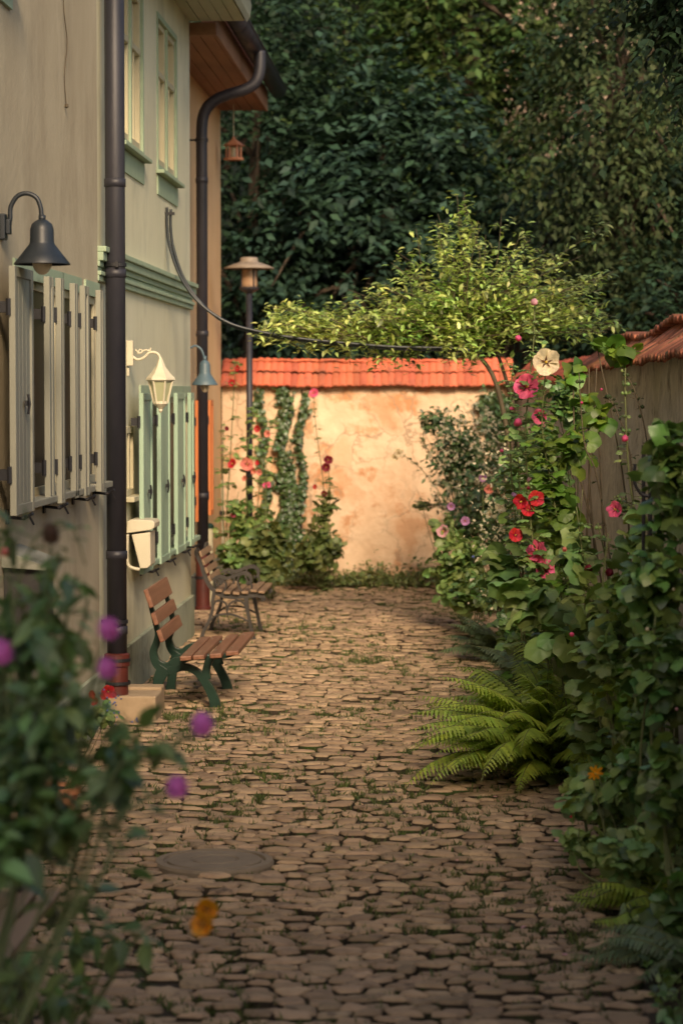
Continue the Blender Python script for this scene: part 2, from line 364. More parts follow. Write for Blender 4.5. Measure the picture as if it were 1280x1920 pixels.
for i, (x, y) in enumerate(seeds):
    if not (-2.74 < x < 1.28): continue
    poly = [(x-.35, y-.3), (x+.35, y-.3), (x+.35, y+.3), (x-.35, y+.3)]
    cx, cy = int(x//.5), int(y//.5)
    for a in (-1, 0, 1):
        for b in (-1, 0, 1):
            for q in cell.get((cx+a, cy+b), ()):
                if q == i: continue
                X, Y = seeds[q]; dx, dy = X-x, Y-y
                if abs(dx) > .7 or abs(dy) > .6: continue
                poly = clip(poly, (x+dx/2, y+dy/2), (dx*.38, dy))
    if len(poly) < 3: continue
    corners += [p for p in poly if random.random() < .10]
    gx_ = sum(p[0] for p in poly)/len(poly); gy_ = sum(p[1] for p in poly)/len(poly)
    edge = gx_ > right_edge(gy_)+.12
    if edge or (gx_-MHC.x)**2+(gy_-MHC.y)**2 < .30**2: continue
    if 28.4 < gy_: continue
    gap = random.choice((.003, .0045, .006, .009))
    ins = []
    for p in poly:
        d = math.hypot(p[0]-gx_, p[1]-gy_); k = max(.3, 1-gap*1.5/max(d, .02)); ins.append((gx_+(p[0]-gx_)*k, gy_+(p[1]-gy_)*k))
    ch = []
    for k in range(len(ins)):
        a = ins[k]; b = ins[(k+1) % len(ins)]; L_ = math.hypot(a[0]-b[0], a[1]-b[1])
        if L_ < .025: ch.append(((a[0]+b[0])/2, (a[1]+b[1])/2)); continue
        q = random.choice((.06, .10, .20, .28)) if L_ > .05 else .3; q2 = random.choice((.06, .10, .20, .28))
        for t in ((q, .5, 1-q2) if L_ > .12 else (q, 1-q2)):
            jx = random.uniform(-.007, .007); jy = random.uniform(-.006, .006)
            ch.append((a[0]+(b[0]-a[0])*t+jx, a[1]+(b[1]-a[1])*t+jy))
    n = len(ch)
    if n < 4: continue
    hz = random.gauss(-.003, .009); tx = random.gauss(0, .035); ty = random.gauss(0, .055)
    und = .012*math.sin(gx_*2.1+gy_*.9)+.01*math.sin(gy_*1.7-gx_)
    V = []
    for lev, (k, z) in enumerate(((1.0, -.06), (1.0, -.010), (.94, -.002), (.74, .003))):
        for p in ch:
            qx = gx_+(p[0]-gx_)*k; qy = gy_+(p[1]-gy_)*k
            zz = z if lev == 0 else z+hz+und*.6+tx*(qx-gx_)+ty*(qy-gy_)+(random.uniform(-.0018, .0018) if lev > 1 else 0)
            V.append((qx, qy, zz))
    V.append((gx_, gy_, .005+hz+und*.6+random.uniform(-.002, .003)))
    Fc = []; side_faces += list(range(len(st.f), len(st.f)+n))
    for lev in range(3):
        for k in range(n): Fc.append((lev*n+k, lev*n+(k+1) % n, (lev+1)*n+(k+1) % n, (lev+1)*n+k))
    for k in range(n): Fc.append((3*n+k, 3*n+(k+1) % n, 4*n))
    st.add(V, Fc)
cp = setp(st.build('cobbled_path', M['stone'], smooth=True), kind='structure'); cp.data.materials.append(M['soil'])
for i in side_faces: cp.data.polygons[i].material_index = 1   # stone sides take the dark soil colour to imitate their shade
# moss and grass in the joints: uncountable
mc = Cloud(); P = []
for (x, y) in corners:
    if x > right_edge(y)+.1 or x < -2.4: continue
    w = .35+.65*(math.sin(x*3+y*1.3)*math.sin(y*.8-x*2) > 0)
    for _ in range(int(20*w)): P.append((x+random.gauss(0, .026), y+random.gauss(0, .02), -.022))
P = np.array(P); n = len(P)
D = rnd(n, .55); D[:, 2] = np.abs(D[:, 2])+.55
mc.leaves(P, D, rnd(n), rng.uniform(.025, .055, n), T_blade, 2.6)
setp(mc.build('moss', M['L_moss']), 'low moss and grass growing in the joints between the cobbles', 'moss', kind='stuff')

# fallen leaves and petals
for nm, mm, n, lab in (('fallen_leaves', 'P_brown', 90, 'small brown and red fallen leaves scattered in the joints of the path'), ('fallen_petals', 'P_pale', 26, 'pale pink petals scattered on the cobbles beside the right bed')):
    lc = Cloud(); yy = rng.uniform(8.5, 24, n); xx = rng.uniform(-1.9, .8, n) if nm == 'fallen_leaves' else rng.uniform(.0, .85, n)
    lc.leaves(np.stack([xx, yy, np.full(n, .014)], 1), rnd(n)*np.array([1, 1, .1]), np.array([0, 0, 1.])+rnd(n, .3), rng.uniform(.018, .045, n), T_ov, 1.1)
    setp(lc.build(nm, M[mm]), lab, 'leaf litter', kind='stuff')
# round cover in the paving
mh = MB(); c = gnd(402, 1622); mh.lathe((c.x, c.y, .004), [(0, .024), (.10, .024), (.105, .017), (.115, .017), (.12, .024), (.225, .023), (.23, .010), (.245, .010), (.25, .024), (.283, .022), (.29, .008), (.29, -.04)], 48)
o = mh.build('manhole_cover', M['concrete'], smooth=False); setp(o, 'round flat grey brown cover set among the cobbles in the foreground', 'manhole cover')

# ================================================================== FAR GARDEN WALL
YF = 28.9
def tiles(mb, p0, p1, n, zl, zh, dep, side, sag=.02):
    """a course of curved clay tiles from p0 to p1 (x,y), lower edge at zl on the 'side' direction, upper at zh"""
    p0 = Vector(p0); p1 = Vector(p1); d = (p1-p0)/n; w = d.length; u = d.normalized(); s = Vector(side)
    for i in range(n):
        c = p0+d*(i+.5); jz = random.uniform(-.008, .008)+sag*math.sin(i*.35); jt = random.uniform(-.012, .012); V = []
        K = 6
        for (t, z, off) in ((0, zl+jz, dep[1]+jt), (1, zh+jz, dep[0])):
            for k in range(K+1):
                a = -1+2*k/K; hgt = .017*math.cos(a*math.pi/2)
                q = c+u*(a*w*.53)+s*off; V.append((q.x, q.y, z+hgt))
        for (t, z, off) in ((0, zl+jz, dep[1]+jt), (1, zh+jz, dep[0])):
            for k in range(K+1):
                a = -1+2*k/K; hgt = .017*math.cos(a*math.pi/2)-.030
                q = c+u*(a*w*.53)+s*off; V.append((q.x, q.y, z+hgt))
        m = K+1; Fc = []
        for k in range(K):
            Fc += [(k, k+1, m+k+1, m+k), (2*m+k+1, 2*m+k, 3*m+k, 3*m+k+1), (k+1, k, 2*m+k, 2*m+k+1)]
        Fc += [(0, m, 3*m, 2*m), (K, 2*m+K, 3*m+K, m+K)]
        mb.add(V, Fc)
def rough_wall(mb, x0, x1, y0, z0, z1, thick, nx, nz, amp):
    V = []
    for j_ in range(nz+1):
        for i in range(nx+1):
            x = x0+(x1-x0)*i/nx; z = z0+(z1-z0)*j_/nz
            V.append((x, y0+amp*(math.sin(x*4+z*3)*.5+math.sin(x*9-z*7)*.3+random.uniform(-.4, .4))-.05*max(0, .5-z), z))
    mb.add(V, [(j_*(nx+1)+i, j_*(nx+1)+i+1, (j_+1)*(nx+1)+i+1, (j_+1)*(nx+1)+i) for j_ in range(nz) for i in range(nx)])
    mb.box(x0, x1, y0+.06, y0+thick, z0, z1-.01)
fw = empty('garden_wall', (-1, YF+.15, 0), 'sunlit ochre rubble wall capped with two rows of red tiles at the end of the path', 'wall')
w = MB(); rough_wall(w, -2.77, .72, YF, -.05, 2.42, .36, 90, 60, .012); w.build('wall_face', M['far_wall'], fw, smooth=True)
for (zl, zh, d0, d1) in ((2.37, 2.505, .0, -.13), (2.54, 2.675, .17, .015)):
    t = MB()
    tiles(t, (-2.77, YF), (.70, YF), 42, zl, zh, (-d0, -d1), (0, -1), .008)
    tiles(t, (-2.77, YF+.36), (.70, YF+.36), 42, zl, zh, (-d0+.0, -d1), (0, 1), .008)
    t.build('tile_course', M['tile'], fw, smooth=True)
t = MB(); tiles(t, (-2.77, YF+.18), (.70, YF+.18), 12, 2.66, 2.66, (-.07, .07), (0, -1), .01); t.build('ridge_tiles', M['tile'], fw, smooth=True)

# ================================================================== RIGHT GARDEN WALL
XR = 1.3; YC = 24.6
rw = empty('garden_wall', (XR+.2, 15, 0), 'grey brown rough rendered wall with mossy red tile coping behind the tall flowers on the right', 'wall')
w = MB(); V = []; ny, nz = 120, 26
for j_ in range(nz+1):
    for i in range(ny+1):
        y = 5+(YC-5)*i/ny; z = -.05+2.55*j_/nz
        V.append((XR+.018*(math.sin(y*5+z*2)*.6+math.sin(y*13-z*8)*.4+random.uniform(-.5, .5)), y, z))
w.add(V, [(j_*(ny+1)+i, (j_+1)*(ny+1)+i, (j_+1)*(ny+1)+i+1, j_*(ny+1)+i+1) for j_ in range(nz) for i in range(ny)])
w.box(XR+.06, XR+.4, 5, YC, -.05, 2.49); w.build('wall_face', M['right_wall'], rw, smooth=True)
for (zl, zh, d0, d1) in ((2.50, 2.60, .03, -.13), (2.60, 2.72, .18, .03)):
    t = MB(); tiles(t, (XR, 5), (XR, YC), 230, zl, zh, (-d0, -d1), (-1, 0), .010)
    tiles(t, (XR+.4, 5), (XR+.4, YC), 200, zl, zh, (-d0, -d1), (1, 0), .02); t.build('tile_course', M['tile_dark'], rw, smooth=True)
t = MB(); tiles(t, (XR+.2, 5), (XR+.2, YC), 75, 2.74, 2.74, (-.10, .10), (-1, 0), .03); t.build('ridge_tiles', M['tile_dark'], rw, smooth=True)
# linking stretch to the far corner
lw = empty('garden_wall', (1.0, 26.8, 0), 'short shaded length of tiled wall closing the corner behind the rose bush', 'wall')
w = MB(); a = Vector((XR, YC)); b = Vector((.74, YF)); dd = (b-a).normalized(); nn_ = Vector((-dd.y, dd.x))
def bx(p, q, n0, n1, z0, z1):
    V = []
    for z in (z0, z1):
        for (u, v) in ((p, n0), (q, n0), (q, n1), (p, n1)): r_ = u+nn_*(-v); V.append((r_.x, r_.y, z))
    return V
w.add(bx(a, b, 0, .34, -.05, 2.4), [(0,3,2,1),(4,5,6,7),(0,1,5,4),(1,2,6,5),(2,3,7,6),(3,0,4,7)])
w.build('wall_face', M['right_wall'], lw)
for (zl, zh, d0, d1) in ((2.40, 2.52, .02, -.12), (2.52, 2.64, .17, .03)):
    t = MB(); tiles(t, a, b, 30, zl, zh, (-d0, -d1), (nn_.x, nn_.y), .01); t.build('tile_course', M['tile'], lw, smooth=True)

# ================================================================== HOUSES ON THE LEFT
XN = -2.45; XC = -2.47; XY = -2.78
YN0, YN1, YC1 = 6.0, 16.62, 22.66
TH = .35
def wall_with_openings(mb, X, y0, y1, z0, z1, ops):
    """front face grid in plane X with rectangular openings and 0.14 m reveals"""
    ys = sorted({y0, y1}|{o[0] for o in ops}|{o[1] for o in ops}); zs = sorted({z0, z1}|{o[2] for o in ops}|{o[3] for o in ops})
    for i in range(len(ys)-1):
        for k in range(len(zs)-1):
            ym = (ys[i]+ys[i+1])/2; zm = (zs[k]+zs[k+1])/2
            if any(o[0] < ym < o[1] and o[2] < zm < o[3] for o in ops): continue
            mb.add([(X, ys[i], zs[k]), (X, ys[i+1], zs[k]), (X, ys[i+1], zs[k+1]), (X, ys[i], zs[k+1])], [(0, 1, 2, 3)])
    for o_ in ops:
        a, b, c, d = o_[:4]; x2 = X-(o_[4] if len(o_) > 4 else .14)
        mb.add([(X,a,c),(X,b,c),(X,b,d),(X,a,d),(x2,a,c),(x2,b,c),(x2,b,d),(x2,a,d)], [(0,4,5,1),(1,5,6,2),(2,6,7,3),(3,7,4,0)])
    mb.add([(X,y0,z0),(X-TH,y0,z0),(X-TH,y0,z1),(X,y0,z1)], [(0,1,2,3)])
    mb.add([(X,y1,z0),(X-TH,y1,z0),(X-TH,y1,z1),(X,y1,z1)], [(3,2,1,0)])
    mb.add([(X-TH,y0,z0),(X-TH,y1,z0),(X-TH,y1,z1),(X-TH,y0,z1)], [(0,3,2,1)])
    mb.add([(X,y0,z1),(X-TH,y0,z1),(X-TH,y1,z1),(X,y1,z1)], [(0,3,2,1)])
def casement(house, X, a, b, c, d, mframe, msash, panel, proud=False):
    """window in an opening: frame > sashes, panes"""
    fr = MB(); t = .05; x0, x1 = (X-.10, X+.012)
    fr.box(x0, x1, a, a+t, c, d); fr.box(x0, x1, b-t, b, c, d); fr.box(x0, x1+.002, a+t, b-t, d-t, d); fr.box(x0, x1+.002, a+t, b-t, c, c+t)
    m_ = (a+b)/2; fr.box(x0, x1-.004, m_-.025, m_+.025, c+t, d-t)
    f = fr.build('window', mframe, house, bevel=.004)
    for (p, q) in ((a+t, m_-.025), (m_+.025, b-t)):
        s = MB(); k = .045; xa, xb = X-.08, X-.012; zc = c+t+(d-c-2*t)*.62
        s.box(xa, xb, p, p+k, c+t, d-t); s.box(xa, xb, q-k, q, c+t, d-t); s.box(xa, xb-.002, p+k, q-k, c+t, c+t+k+.02); s.box(xa, xb-.002, p+k, q-k, d-t-k, d-t); s.box(xa, xb+.008, p+k, q-k, zc, zc+.05)
        s.box(xa, xb-.006, (p+q)/2-.014, (p+q)/2+.014, c+t+k, zc)
        s.build('sash', msash, f, bevel=.003)
        g_ = MB(); g_.box(X-.07, X-.06, p+k, q-k, c+t+k, d-t-k); g_.build('pane', panel, f)
    return f
def sill(f, X, a, b, z, m, out=.10, h_=.04):
    s = MB(); s.box(X-.0, X+out, a-.05, b+.05, z-h_, z); o = s.build('sill', m, f, bevel=.005); return o
def glazing(house, X, a, b, c, d):
    f = MB(); t = .05
    f.box(X-.045, X-.012, a, a+t, c, d); f.box(X-.045, X-.012, b-t, b, c, d); f.box(X-.045, X-.010, a+t, b-t, d-t, d); f.box(X-.045, X-.010, a+t, b-t, c, c+t)
    w_ = f.build('window', M['cream_paint'], house, bevel=.004)
    g_ = MB(); g_.box(X-.04, X-.03, a+t, b-t, c+t, d-t); g_.build('pane', M['glass_dark'], w_)
    return w_
def shutter(house, x_back, th, y0, y1, z0, z1, m, handle=True, sub='shutter'):
    s = MB(); k = .055; xf = x_back+th
    s.box(x_back, xf, y0, y0+k, z0, z1); s.box(x_back, xf, y1-k, y1, z0, z1)
    s.box(x_back, xf-.002, y0+k, y1-k, z1-k, z1); s.box(x_back, xf-.002, y0+k, y1-k, z0, z0+k)
    n = max(1, int((y1-y0-2*k)/.11)); wd = (y1-y0-2*k)/n
    for i in range(n): s.box(x_back+.006, xf-.012, y0+k+i*wd+.003, y0+k+(i+1)*wd-.003, z0+k, z1-k)
    s.box(x_back+.010, xf-.018, y0+k, y1-k, z0+k, z1-k)
    o = s.build(sub, m, house, bevel=.003)
    if handle:
        hb = MB(); yc = y0+(y1-y0)*.55; zc = z0+(z1-z0)*.45
        hb.box(xf-.002, xf+.012, yc-.035, yc+.035, zc-.015, zc+.015); hb.tube([(xf+.012, yc, zc+.05), (xf+.02, yc, zc), (xf+.012, yc, zc-.06)], .008, 6)
        hb.build('handle', M['black_iron'], o)
    for z in (z0+.22, z1-.22):
        hg = MB(); hg.box(x_back-.06, x_back+.004, y0-.012, y0+.05, z-.03, z+.03); hg.tube([(x_back+.0, y0-.012, z-.045), (x_back+.0, y0-.012, z+.045)], .014, 6)
        hg.build('hinge', M['black_iron'], o)
    return o
def holder(house, X, y, z):
    s = MB(); s.tube([(X, y, z), (X+.10, y, z-.01), (X+.15, y-.02, z+.02)], .010, 6); s.tube([(X+.11, y-.10, z), (X+.11, y+.12, z)], .009, 6); s.tube([(X+.11, y+.10, z), (X+.13, y+.13, z-.05)], .007, 5)
    s.box(X, X+.012, y-.03, y+.03, z-.04, z+.04)
    s.build('shutter_holder', M['black_iron'], house)

def Yon(px, X): return -F*X/(850-px)*1.0   # distance of a wall point of plane X seen at photo column px
# ---- near house
hn = empty('house', (XN-.2, 11, 0), 'nearest beige house with cream grey shutters left of the thick drainpipe', 'house')
zt0, zb0 = 2.97, 1.63
wins = [(13.45, 15.0), (15.1, 15.75), (16.05, 16.56)]
up = [(12.2, 13.35, 4.62, 5.9), (9.4, 10.4, 4.62, 5.9)]
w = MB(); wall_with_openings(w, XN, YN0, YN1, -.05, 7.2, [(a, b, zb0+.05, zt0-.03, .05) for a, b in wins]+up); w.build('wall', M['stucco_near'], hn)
for a, b in wins:
    f = glazing(hn, XN, a, b, zb0+.05, zt0-.03); sill(f, XN, a, b, zb0+.05, M['shut_cream'], .10)
    s = MB(); s.box(XN, XN+.015, a-.06, b+.06, zt0-.03, zt0+.07); s.build('lintel', M['green_trim'], f)
for (a, b, c, d) in up:
    f = casement(hn, XN, a, b, c, d, M['green_trim'], M['cream_paint'], M['cream_paint']); sill(f, XN, a, b, c, M['green_trim'], .12, .05)
    s = MB(); s.box(XN, XN+.02, a, b, c-.22, c-.06); s.build('apron', M['green_trim'], f)
for (pl, pr, xo) in ((13, 60, .0), (79, 99, -.02), (101, 117, .015), (128, 141, -.01), (147, 166, .0), (177, 193, .0)):
    xb = -2.375+xo; xf = xb+.035
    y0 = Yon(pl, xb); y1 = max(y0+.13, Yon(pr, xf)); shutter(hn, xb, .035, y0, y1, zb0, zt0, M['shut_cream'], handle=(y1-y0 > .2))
for y in (13.15, 14.35, 15.45, 16.35): holder(hn, XN, y, zb0-.02)
w = MB(); w.box(XN, XN+.03, YN0, YN1-.02, -.05, .36); w.build('plinth', M['plinth'], hn)
w = MB(); w.box(-8, XN+.55, YN0, YN1-.02, 7.2, 7.5); w.build('roof', M['roof'], hn)
w = MB(); w.box(-8, XN-TH, YN0, YN1, -.05, 7.19); w.build('rear_block', M['stucco_near'], hn)
# ---- cream house
hc = empty('house', (XC-.2, 19.5, 0), 'cream green house in the middle with mint shutters and a moulded band', 'house')
shs = [(258.4, 285), (292, 318), (324, 347), (350, 363)]
zt, zb = 2.285, .90
sy = []
for (pl, pr) in shs: sy.append((Yon(pl, -2.39), Yon(pr, -2.355)))
ops = []
for (a, b) in ((19.0, 20.6), (20.75, 21.72), (21.85, 22.52)): ops.append((a, b, zb+.05, zt-.04))
ops_u = [(15.75+1.0, 19.05, 4.14, 5.42), (19.95, 21.4, 4.14, 5.42)]
u1 = (16.95, 18.95, 4.14, 5.5)
yw2a, yw2b = Yon(294, XC), Yon(331, XC); yw1a, yw1b = Yon(221, XC), Yon(268, XC)
ops_u = [(yw1a, yw1b, 4.14, 5.45), (yw2a, yw2b, 4.14, 5.45)]
yn_a, yn_b = Yon(231, XC), Yon(246, XC); zn = (atx(238, 930, XC).z, atx(238, 800, XC).z)
w = MB(); wall_with_openings(w, XC, YN1, YC1, -.05, 5.8, [o+(.05,) for o in ops]+ops_u+[(yn_a, yn_b, zn[0], zn[1])]); w.build('wall', M['stucco'], hc)
w = MB(); w.box(-8, XC-TH, YN1, YC1, -.05, 5.79); w.build('rear_block', M['stucco'], hc)
for (a, b, c, d) in ops:
    f = glazing(hc, XC, a, b, c, d); sill(f, XC, a, b, c, M['shut_green'], .10)
    s = MB(); s.box(XC, XC+.015, a-.06, b+.06, d, d+.10); s.build('lintel', M['green_trim'], f)
for (a, b, c, d) in ops_u:
    f = casement(hc, XC, a, b, c, d, M['green_trim'], M['cream_paint'], M['cream_paint']); sill(f, XC, a, b, c, M['green_trim'], .07, .03)
    s = MB(); s.box(XC, XC+.012, a, b, c-.20, c-.04); s.build('apron', M['green_trim'], f)
f = casement(hc, XC, yn_a, yn_b, zn[0], zn[1], M['cream_paint'], M['cream_paint'], M['cream_paint']); sill(f, XC, yn_a, yn_b, zn[0], M['cream_paint'], .08)
for (y0, y1) in sy: shutter(hc, -2.39, .035, y0, y1, zb, zt, M['shut_green'])
for (y0, y1) in sy: holder(hc, XC, y1+.08, zb-.02)
w = MB(); w.box(XC, XC+.035, YN1+.0, YC1-.01, -.05, .38); w.build('plinth', M['plinth'], hc, bevel=.006)
w = MB()
for (z0, z1, o_) in ((3.06, 3.10, .03), (3.10, 3.13, .045), (3.16, 3.20, .035), (3.20, 3.26, .06), (3.26, 3.30, .08)): w.box(XC, XC+o_, YN1+.0, YC1-.005, z0, z1)
w.box(XC, XC+.02, YN1, YC1-.005, 3.13, 3.16)
w.build('band_course', M['green_trim'], hc, bevel=.006)
w = MB()
for i in range(5): w.box(XC+.105*i, XC+.105*i+.098, YN1, YC1-.02, 5.745, 5.765)
w.box(XC, XC+.54, YN1, YC1-.03, 5.766, 5.79)
w.build('soffit', M['soffit_green'], hc)
w = MB(); pr_ = [(0, 5.73), (.03, 5.78), (.045, 5.88), (.03, 6.0), (0, 6.05)]
V = [(XC+.54+a, y, z) for y in (YN1, YC1-.015) for a, z in pr_]; k = len(pr_)
w.add(V, [(i, i+1, k+i+1, k+i) for i in range(k-1)]+[tuple(range(k))[::-1], tuple(range(k, 2*k)), (0, k, 2*k-1, k-1)])
w.build('fascia', M['soffit_green'], hc, bevel=.004)
w = MB(); w.add([(XC+.66, YN1, 5.95), (XC+.66, YC1, 5.95), (-6, YC1, 9.6), (-6, YN1, 9.6), (XC+.66, YN1, 6.07), (XC+.66, YC1, 6.07), (-6, YC1, 9.75), (-6, YN1, 9.75)], [(0,3,2,1),(4,5,6,7),(0,1,5,4),(1,2,6,5),(2,3,7,6),(3,0,4,7)])
w.build('roof', M['tile_dark'], hc)
# thick drainpipe between the houses
def pipe(house, X, Y, r, z0, z1, clamps, zshoe, rshoe, m=M['pipe']):
    p = MB(); p.tube([(X, Y, zshoe-.02), (X, Y, z1)], r, 24)
    for z in clamps: p.lathe((X, Y, z), [(r, -.03), (r+.006, -.028), (r+.006, .028), (r, .03)], 24)
    o = p.build('downpipe', m, house, smooth=False)
    o.data.polygons.foreach_set('use_smooth', [len(f.vertices) == 4 for f in o.data.polygons])
    for z in clamps[::2]:
        b_ = MB(); b_.lathe((X, Y, z+.06), [(r+.001, -.014), (r+.009, -.012), (r+.009, .012), (r+.001, .014)], 24); b_.box(X-.16, X-r, Y-.012, Y+.012, z+.05, z+.07); b_.box(X+r*.2, X+r*.2+.02, Y-r-.03, Y-r, z+.04, z+.08)
        b_.build('pipe_bracket', M['black_iron'], o)
    s = MB(); s.lathe((X, Y, 0), [(rshoe+.01, -.02), (rshoe+.01, .03), (rshoe, .04), (rshoe, zshoe-.09), (rshoe+.012, zshoe-.08), (rshoe+.012, zshoe-.0), (rshoe-.01, zshoe+.01)], 24)
    s.build('standpipe', M['red_iron'], o, smooth=False)
    for z in (zshoe-.04, zshoe*.55):
        b_ = MB(); b_.lathe((X, Y, z), [(rshoe+.013, -.012), (rshoe+.018, -.01), (rshoe+.018, .01), (rshoe+.013, .012)], 24); b_.build('pipe_bracket', M['black_iron'], o)
    return o
pipe(hc, -2.36, 16.85, .070, 0, 7.4, [.62, 1.15, 3.12, 3.75, 5.2], .45, .078)
# ---- ochre house
hy = empty('house', (XY-.2, 25.8, 0), 'ochre house at the end of the row with orange shutters and brown eaves', 'house')
YY0, YY1 = YC1+.01, YF-.02
oo = []
y0o, y1o = Yon(364.5, -2.70), Yon(382, -2.67)
oo = [(y0o-.6, y0o-.02, .97, 2.2), (y1o+.05, y1o+.7, .97, 2.2)]
w = MB(); wall_with_openings(w, XY, YY0, YY1, -.05, 5.9, [oo[1]] if oo[1][1] < YY1-.3 else []); w.build('wall', M['yellow_stucco'], hy)
w = MB(); w.box(-8, XY-TH, YY0, YY1, -.05, 5.89); w.build('rear_block', M['yellow_stucco'], hy)
if oo[1][1] < YY1-.3:
    f = glazing(hy, XY, *oo[1])
ym = (y0o+y1o)/2
shutter(hy, -2.70, .03, y0o, ym-.01, .93, 2.2, M['shut_orange'], handle=False); shutter(hy, -2.69, .03, ym+.01, y1o, .93, 2.2, M['shut_orange'], handle=True)
yo2 = Yon(389, -2.70); shutter(hy, -2.70, .03, yo2, yo2+.3, .93, 2.2, M['shut_orange'], handle=False)
w = MB(); w.box(XY, XY+.03, YY0, YY1, -.05, .34); w.build('plinth', M['plinth'], hy)
w = MB()
for i in range(4): w.box(XY+.13*i+.002, XY+.13*i+.124, YY0+.12, YY1+.05, 5.64, 5.66)
w.box(XY+.0, XY+.52, YY0+.12, YY1+.05, 5.661, 5.68); w.build('soffit', M['soffit_brown'], hy)
w = MB(); w.box(XC-.1, XY+.56, YY0, YY0+.10, 5.62, 5.74); w.build('end_board', M['soffit_brown'], hy, bevel=.004)
w = MB(); w.box(XY+.525, XY+.56, YY0+.12, YY1+.08, 5.63, 5.88); w.build('fascia', M['soffit_brown'], hy, bevel=.004)
w = MB(); V = []; K = 10; gxc, gz = XY+.68, 5.90
for y in (YY0-.1, YY1+.15):
    for rr in (.10, .088):
        for k in range(K+1):
            a = math.pi+math.pi*k/K; V.append((gxc+rr*math.cos(a), y, gz+rr*math.sin(a)))
m_ = K+1; Fc = []
for k in range(K): Fc += [(k, k+1, 2*m_+k+1, 2*m_+k), (m_+k+1, m_+k, 3*m_+k, 3*m_+k+1), (k+1, k, m_+k, m_+k+1), (2*m_+k, 2*m_+k+1, 3*m_+k+1, 3*m_+k)]
w.add(V, Fc)
yb = YY0+.2
while yb < YY1:
    w.add([(gxc+.104*math.cos(math.pi+math.pi*k/K), yb+dy, gz+.104*math.sin(math.pi+math.pi*k/K)) for dy in (0, .03) for k in range(K+1)], [(k, k+1, m_+k+1, m_+k) for k in range(K)]); yb += .75
w.tube([(gxc+.10, YY0-.1, gz+.005), (gxc+.10, YY1+.15, gz+.005)], .012, 8)
w.build('gutter', M['pipe'], hy, smooth=True)
w = MB(); w.add([(gxc-.02, YY0, 5.93), (gxc-.02, YY1+.15, 5.93), (-6, YY1+.15, 9.3), (-6, YY0, 9.3), (gxc-.02, YY0, 6.03), (gxc-.02, YY1+.15, 6.03), (-6, YY1+.15, 9.42), (-6, YY0, 9.42)], [(0,3,2,1),(4,5,6,7),(0,1,5,4),(1,2,6,5),(2,3,7,6),(3,0,4,7)])
w.build('roof', M['tile_dark'], hy)
Yp = 25.3; pts = [at(px, py, Yp) for px, py in ((487, 95), (487, 128), (480, 152), (462, 166), (430, 176), (404, 187), (387, 203), (379, 228), (378, 270))]
xp = pts[-1].x
p = MB(); pl_ = spline(pts, 5); pl_.append(Vector((xp, Yp, .55))); p.tube(pl_, .060, 20)
for z in (4.5, 2.9, 1.2): p.lathe((xp, Yp, z), [(.06, -.03), (.067, -.025), (.067, .025), (.06, .03)], 20)
dp = p.build('downpipe', M['pipe'], hy, smooth=True)
s = MB(); s.lathe((xp, Yp, 0), [(.085, -.02), (.085, .03), (.075, .04), (.075, .5), (.085, .51), (.085, .57), (.06, .58)], 20); s.build('standpipe', M['red_iron'], dp)
s = MB(); s.lathe((xp, Yp, .34), [(.076, -.015), (.083, -.013), (.083, .013), (.076, .015)], 20); s.box(XY, xp-.07, Yp-.012, Yp+.012, .33, .35); s.build('pipe_bracket', M['black_iron'], dp)
b_ = MB(); q = at(378, 262, Yp); b_.lathe((xp, Yp, q.z), [(.061, -.02), (.07, -.018), (.07, .018), (.061, .02)], 20); b_.box(XY, xp-.05, Yp-.012, Yp+.012, q.z-.01, q.z+.01); b_.build('pipe_bracket', M['black_iron'], dp)
# white conduit at the ochre corner
w = MB(); q = at(413, 900, 28.7); q2 = at(413, 1025, 28.7); w.tube([(XY+.03, 28.7, q.z), (XY+.03, 28.7, q2.z)], .018, 8); w.build('white_conduit', M['white_plastic'], hy)
w = MB(); w.box(XY, XY+.06, 28.66, 28.74, (q.z+q2.z)/2-.02, (q.z+q2.z)/2+.03); w.build('clamp', M['black_iron'], hy)
# small capped post at the wall foot
w = MB(); c = at(398, 985, 26.2); w.tube([(XY+.12, 26.2, 0), (XY+.12, 26.2, c.z-.02)], .045, 12)
po = empty('bollard', (XY+.12, 26.2, 0), 'slim cream post with dark cap at the foot of the ochre house', 'post'); w.build('post', M['cream_paint'], po, smooth=False)
w = MB(); w.lathe((XY+.12, 26.2, c.z), [(0, .03), (.04, .02), (.058, 0), (.058, -.03), (.045, -.03)], 14); w.build('cap', M['bench_green'], po)

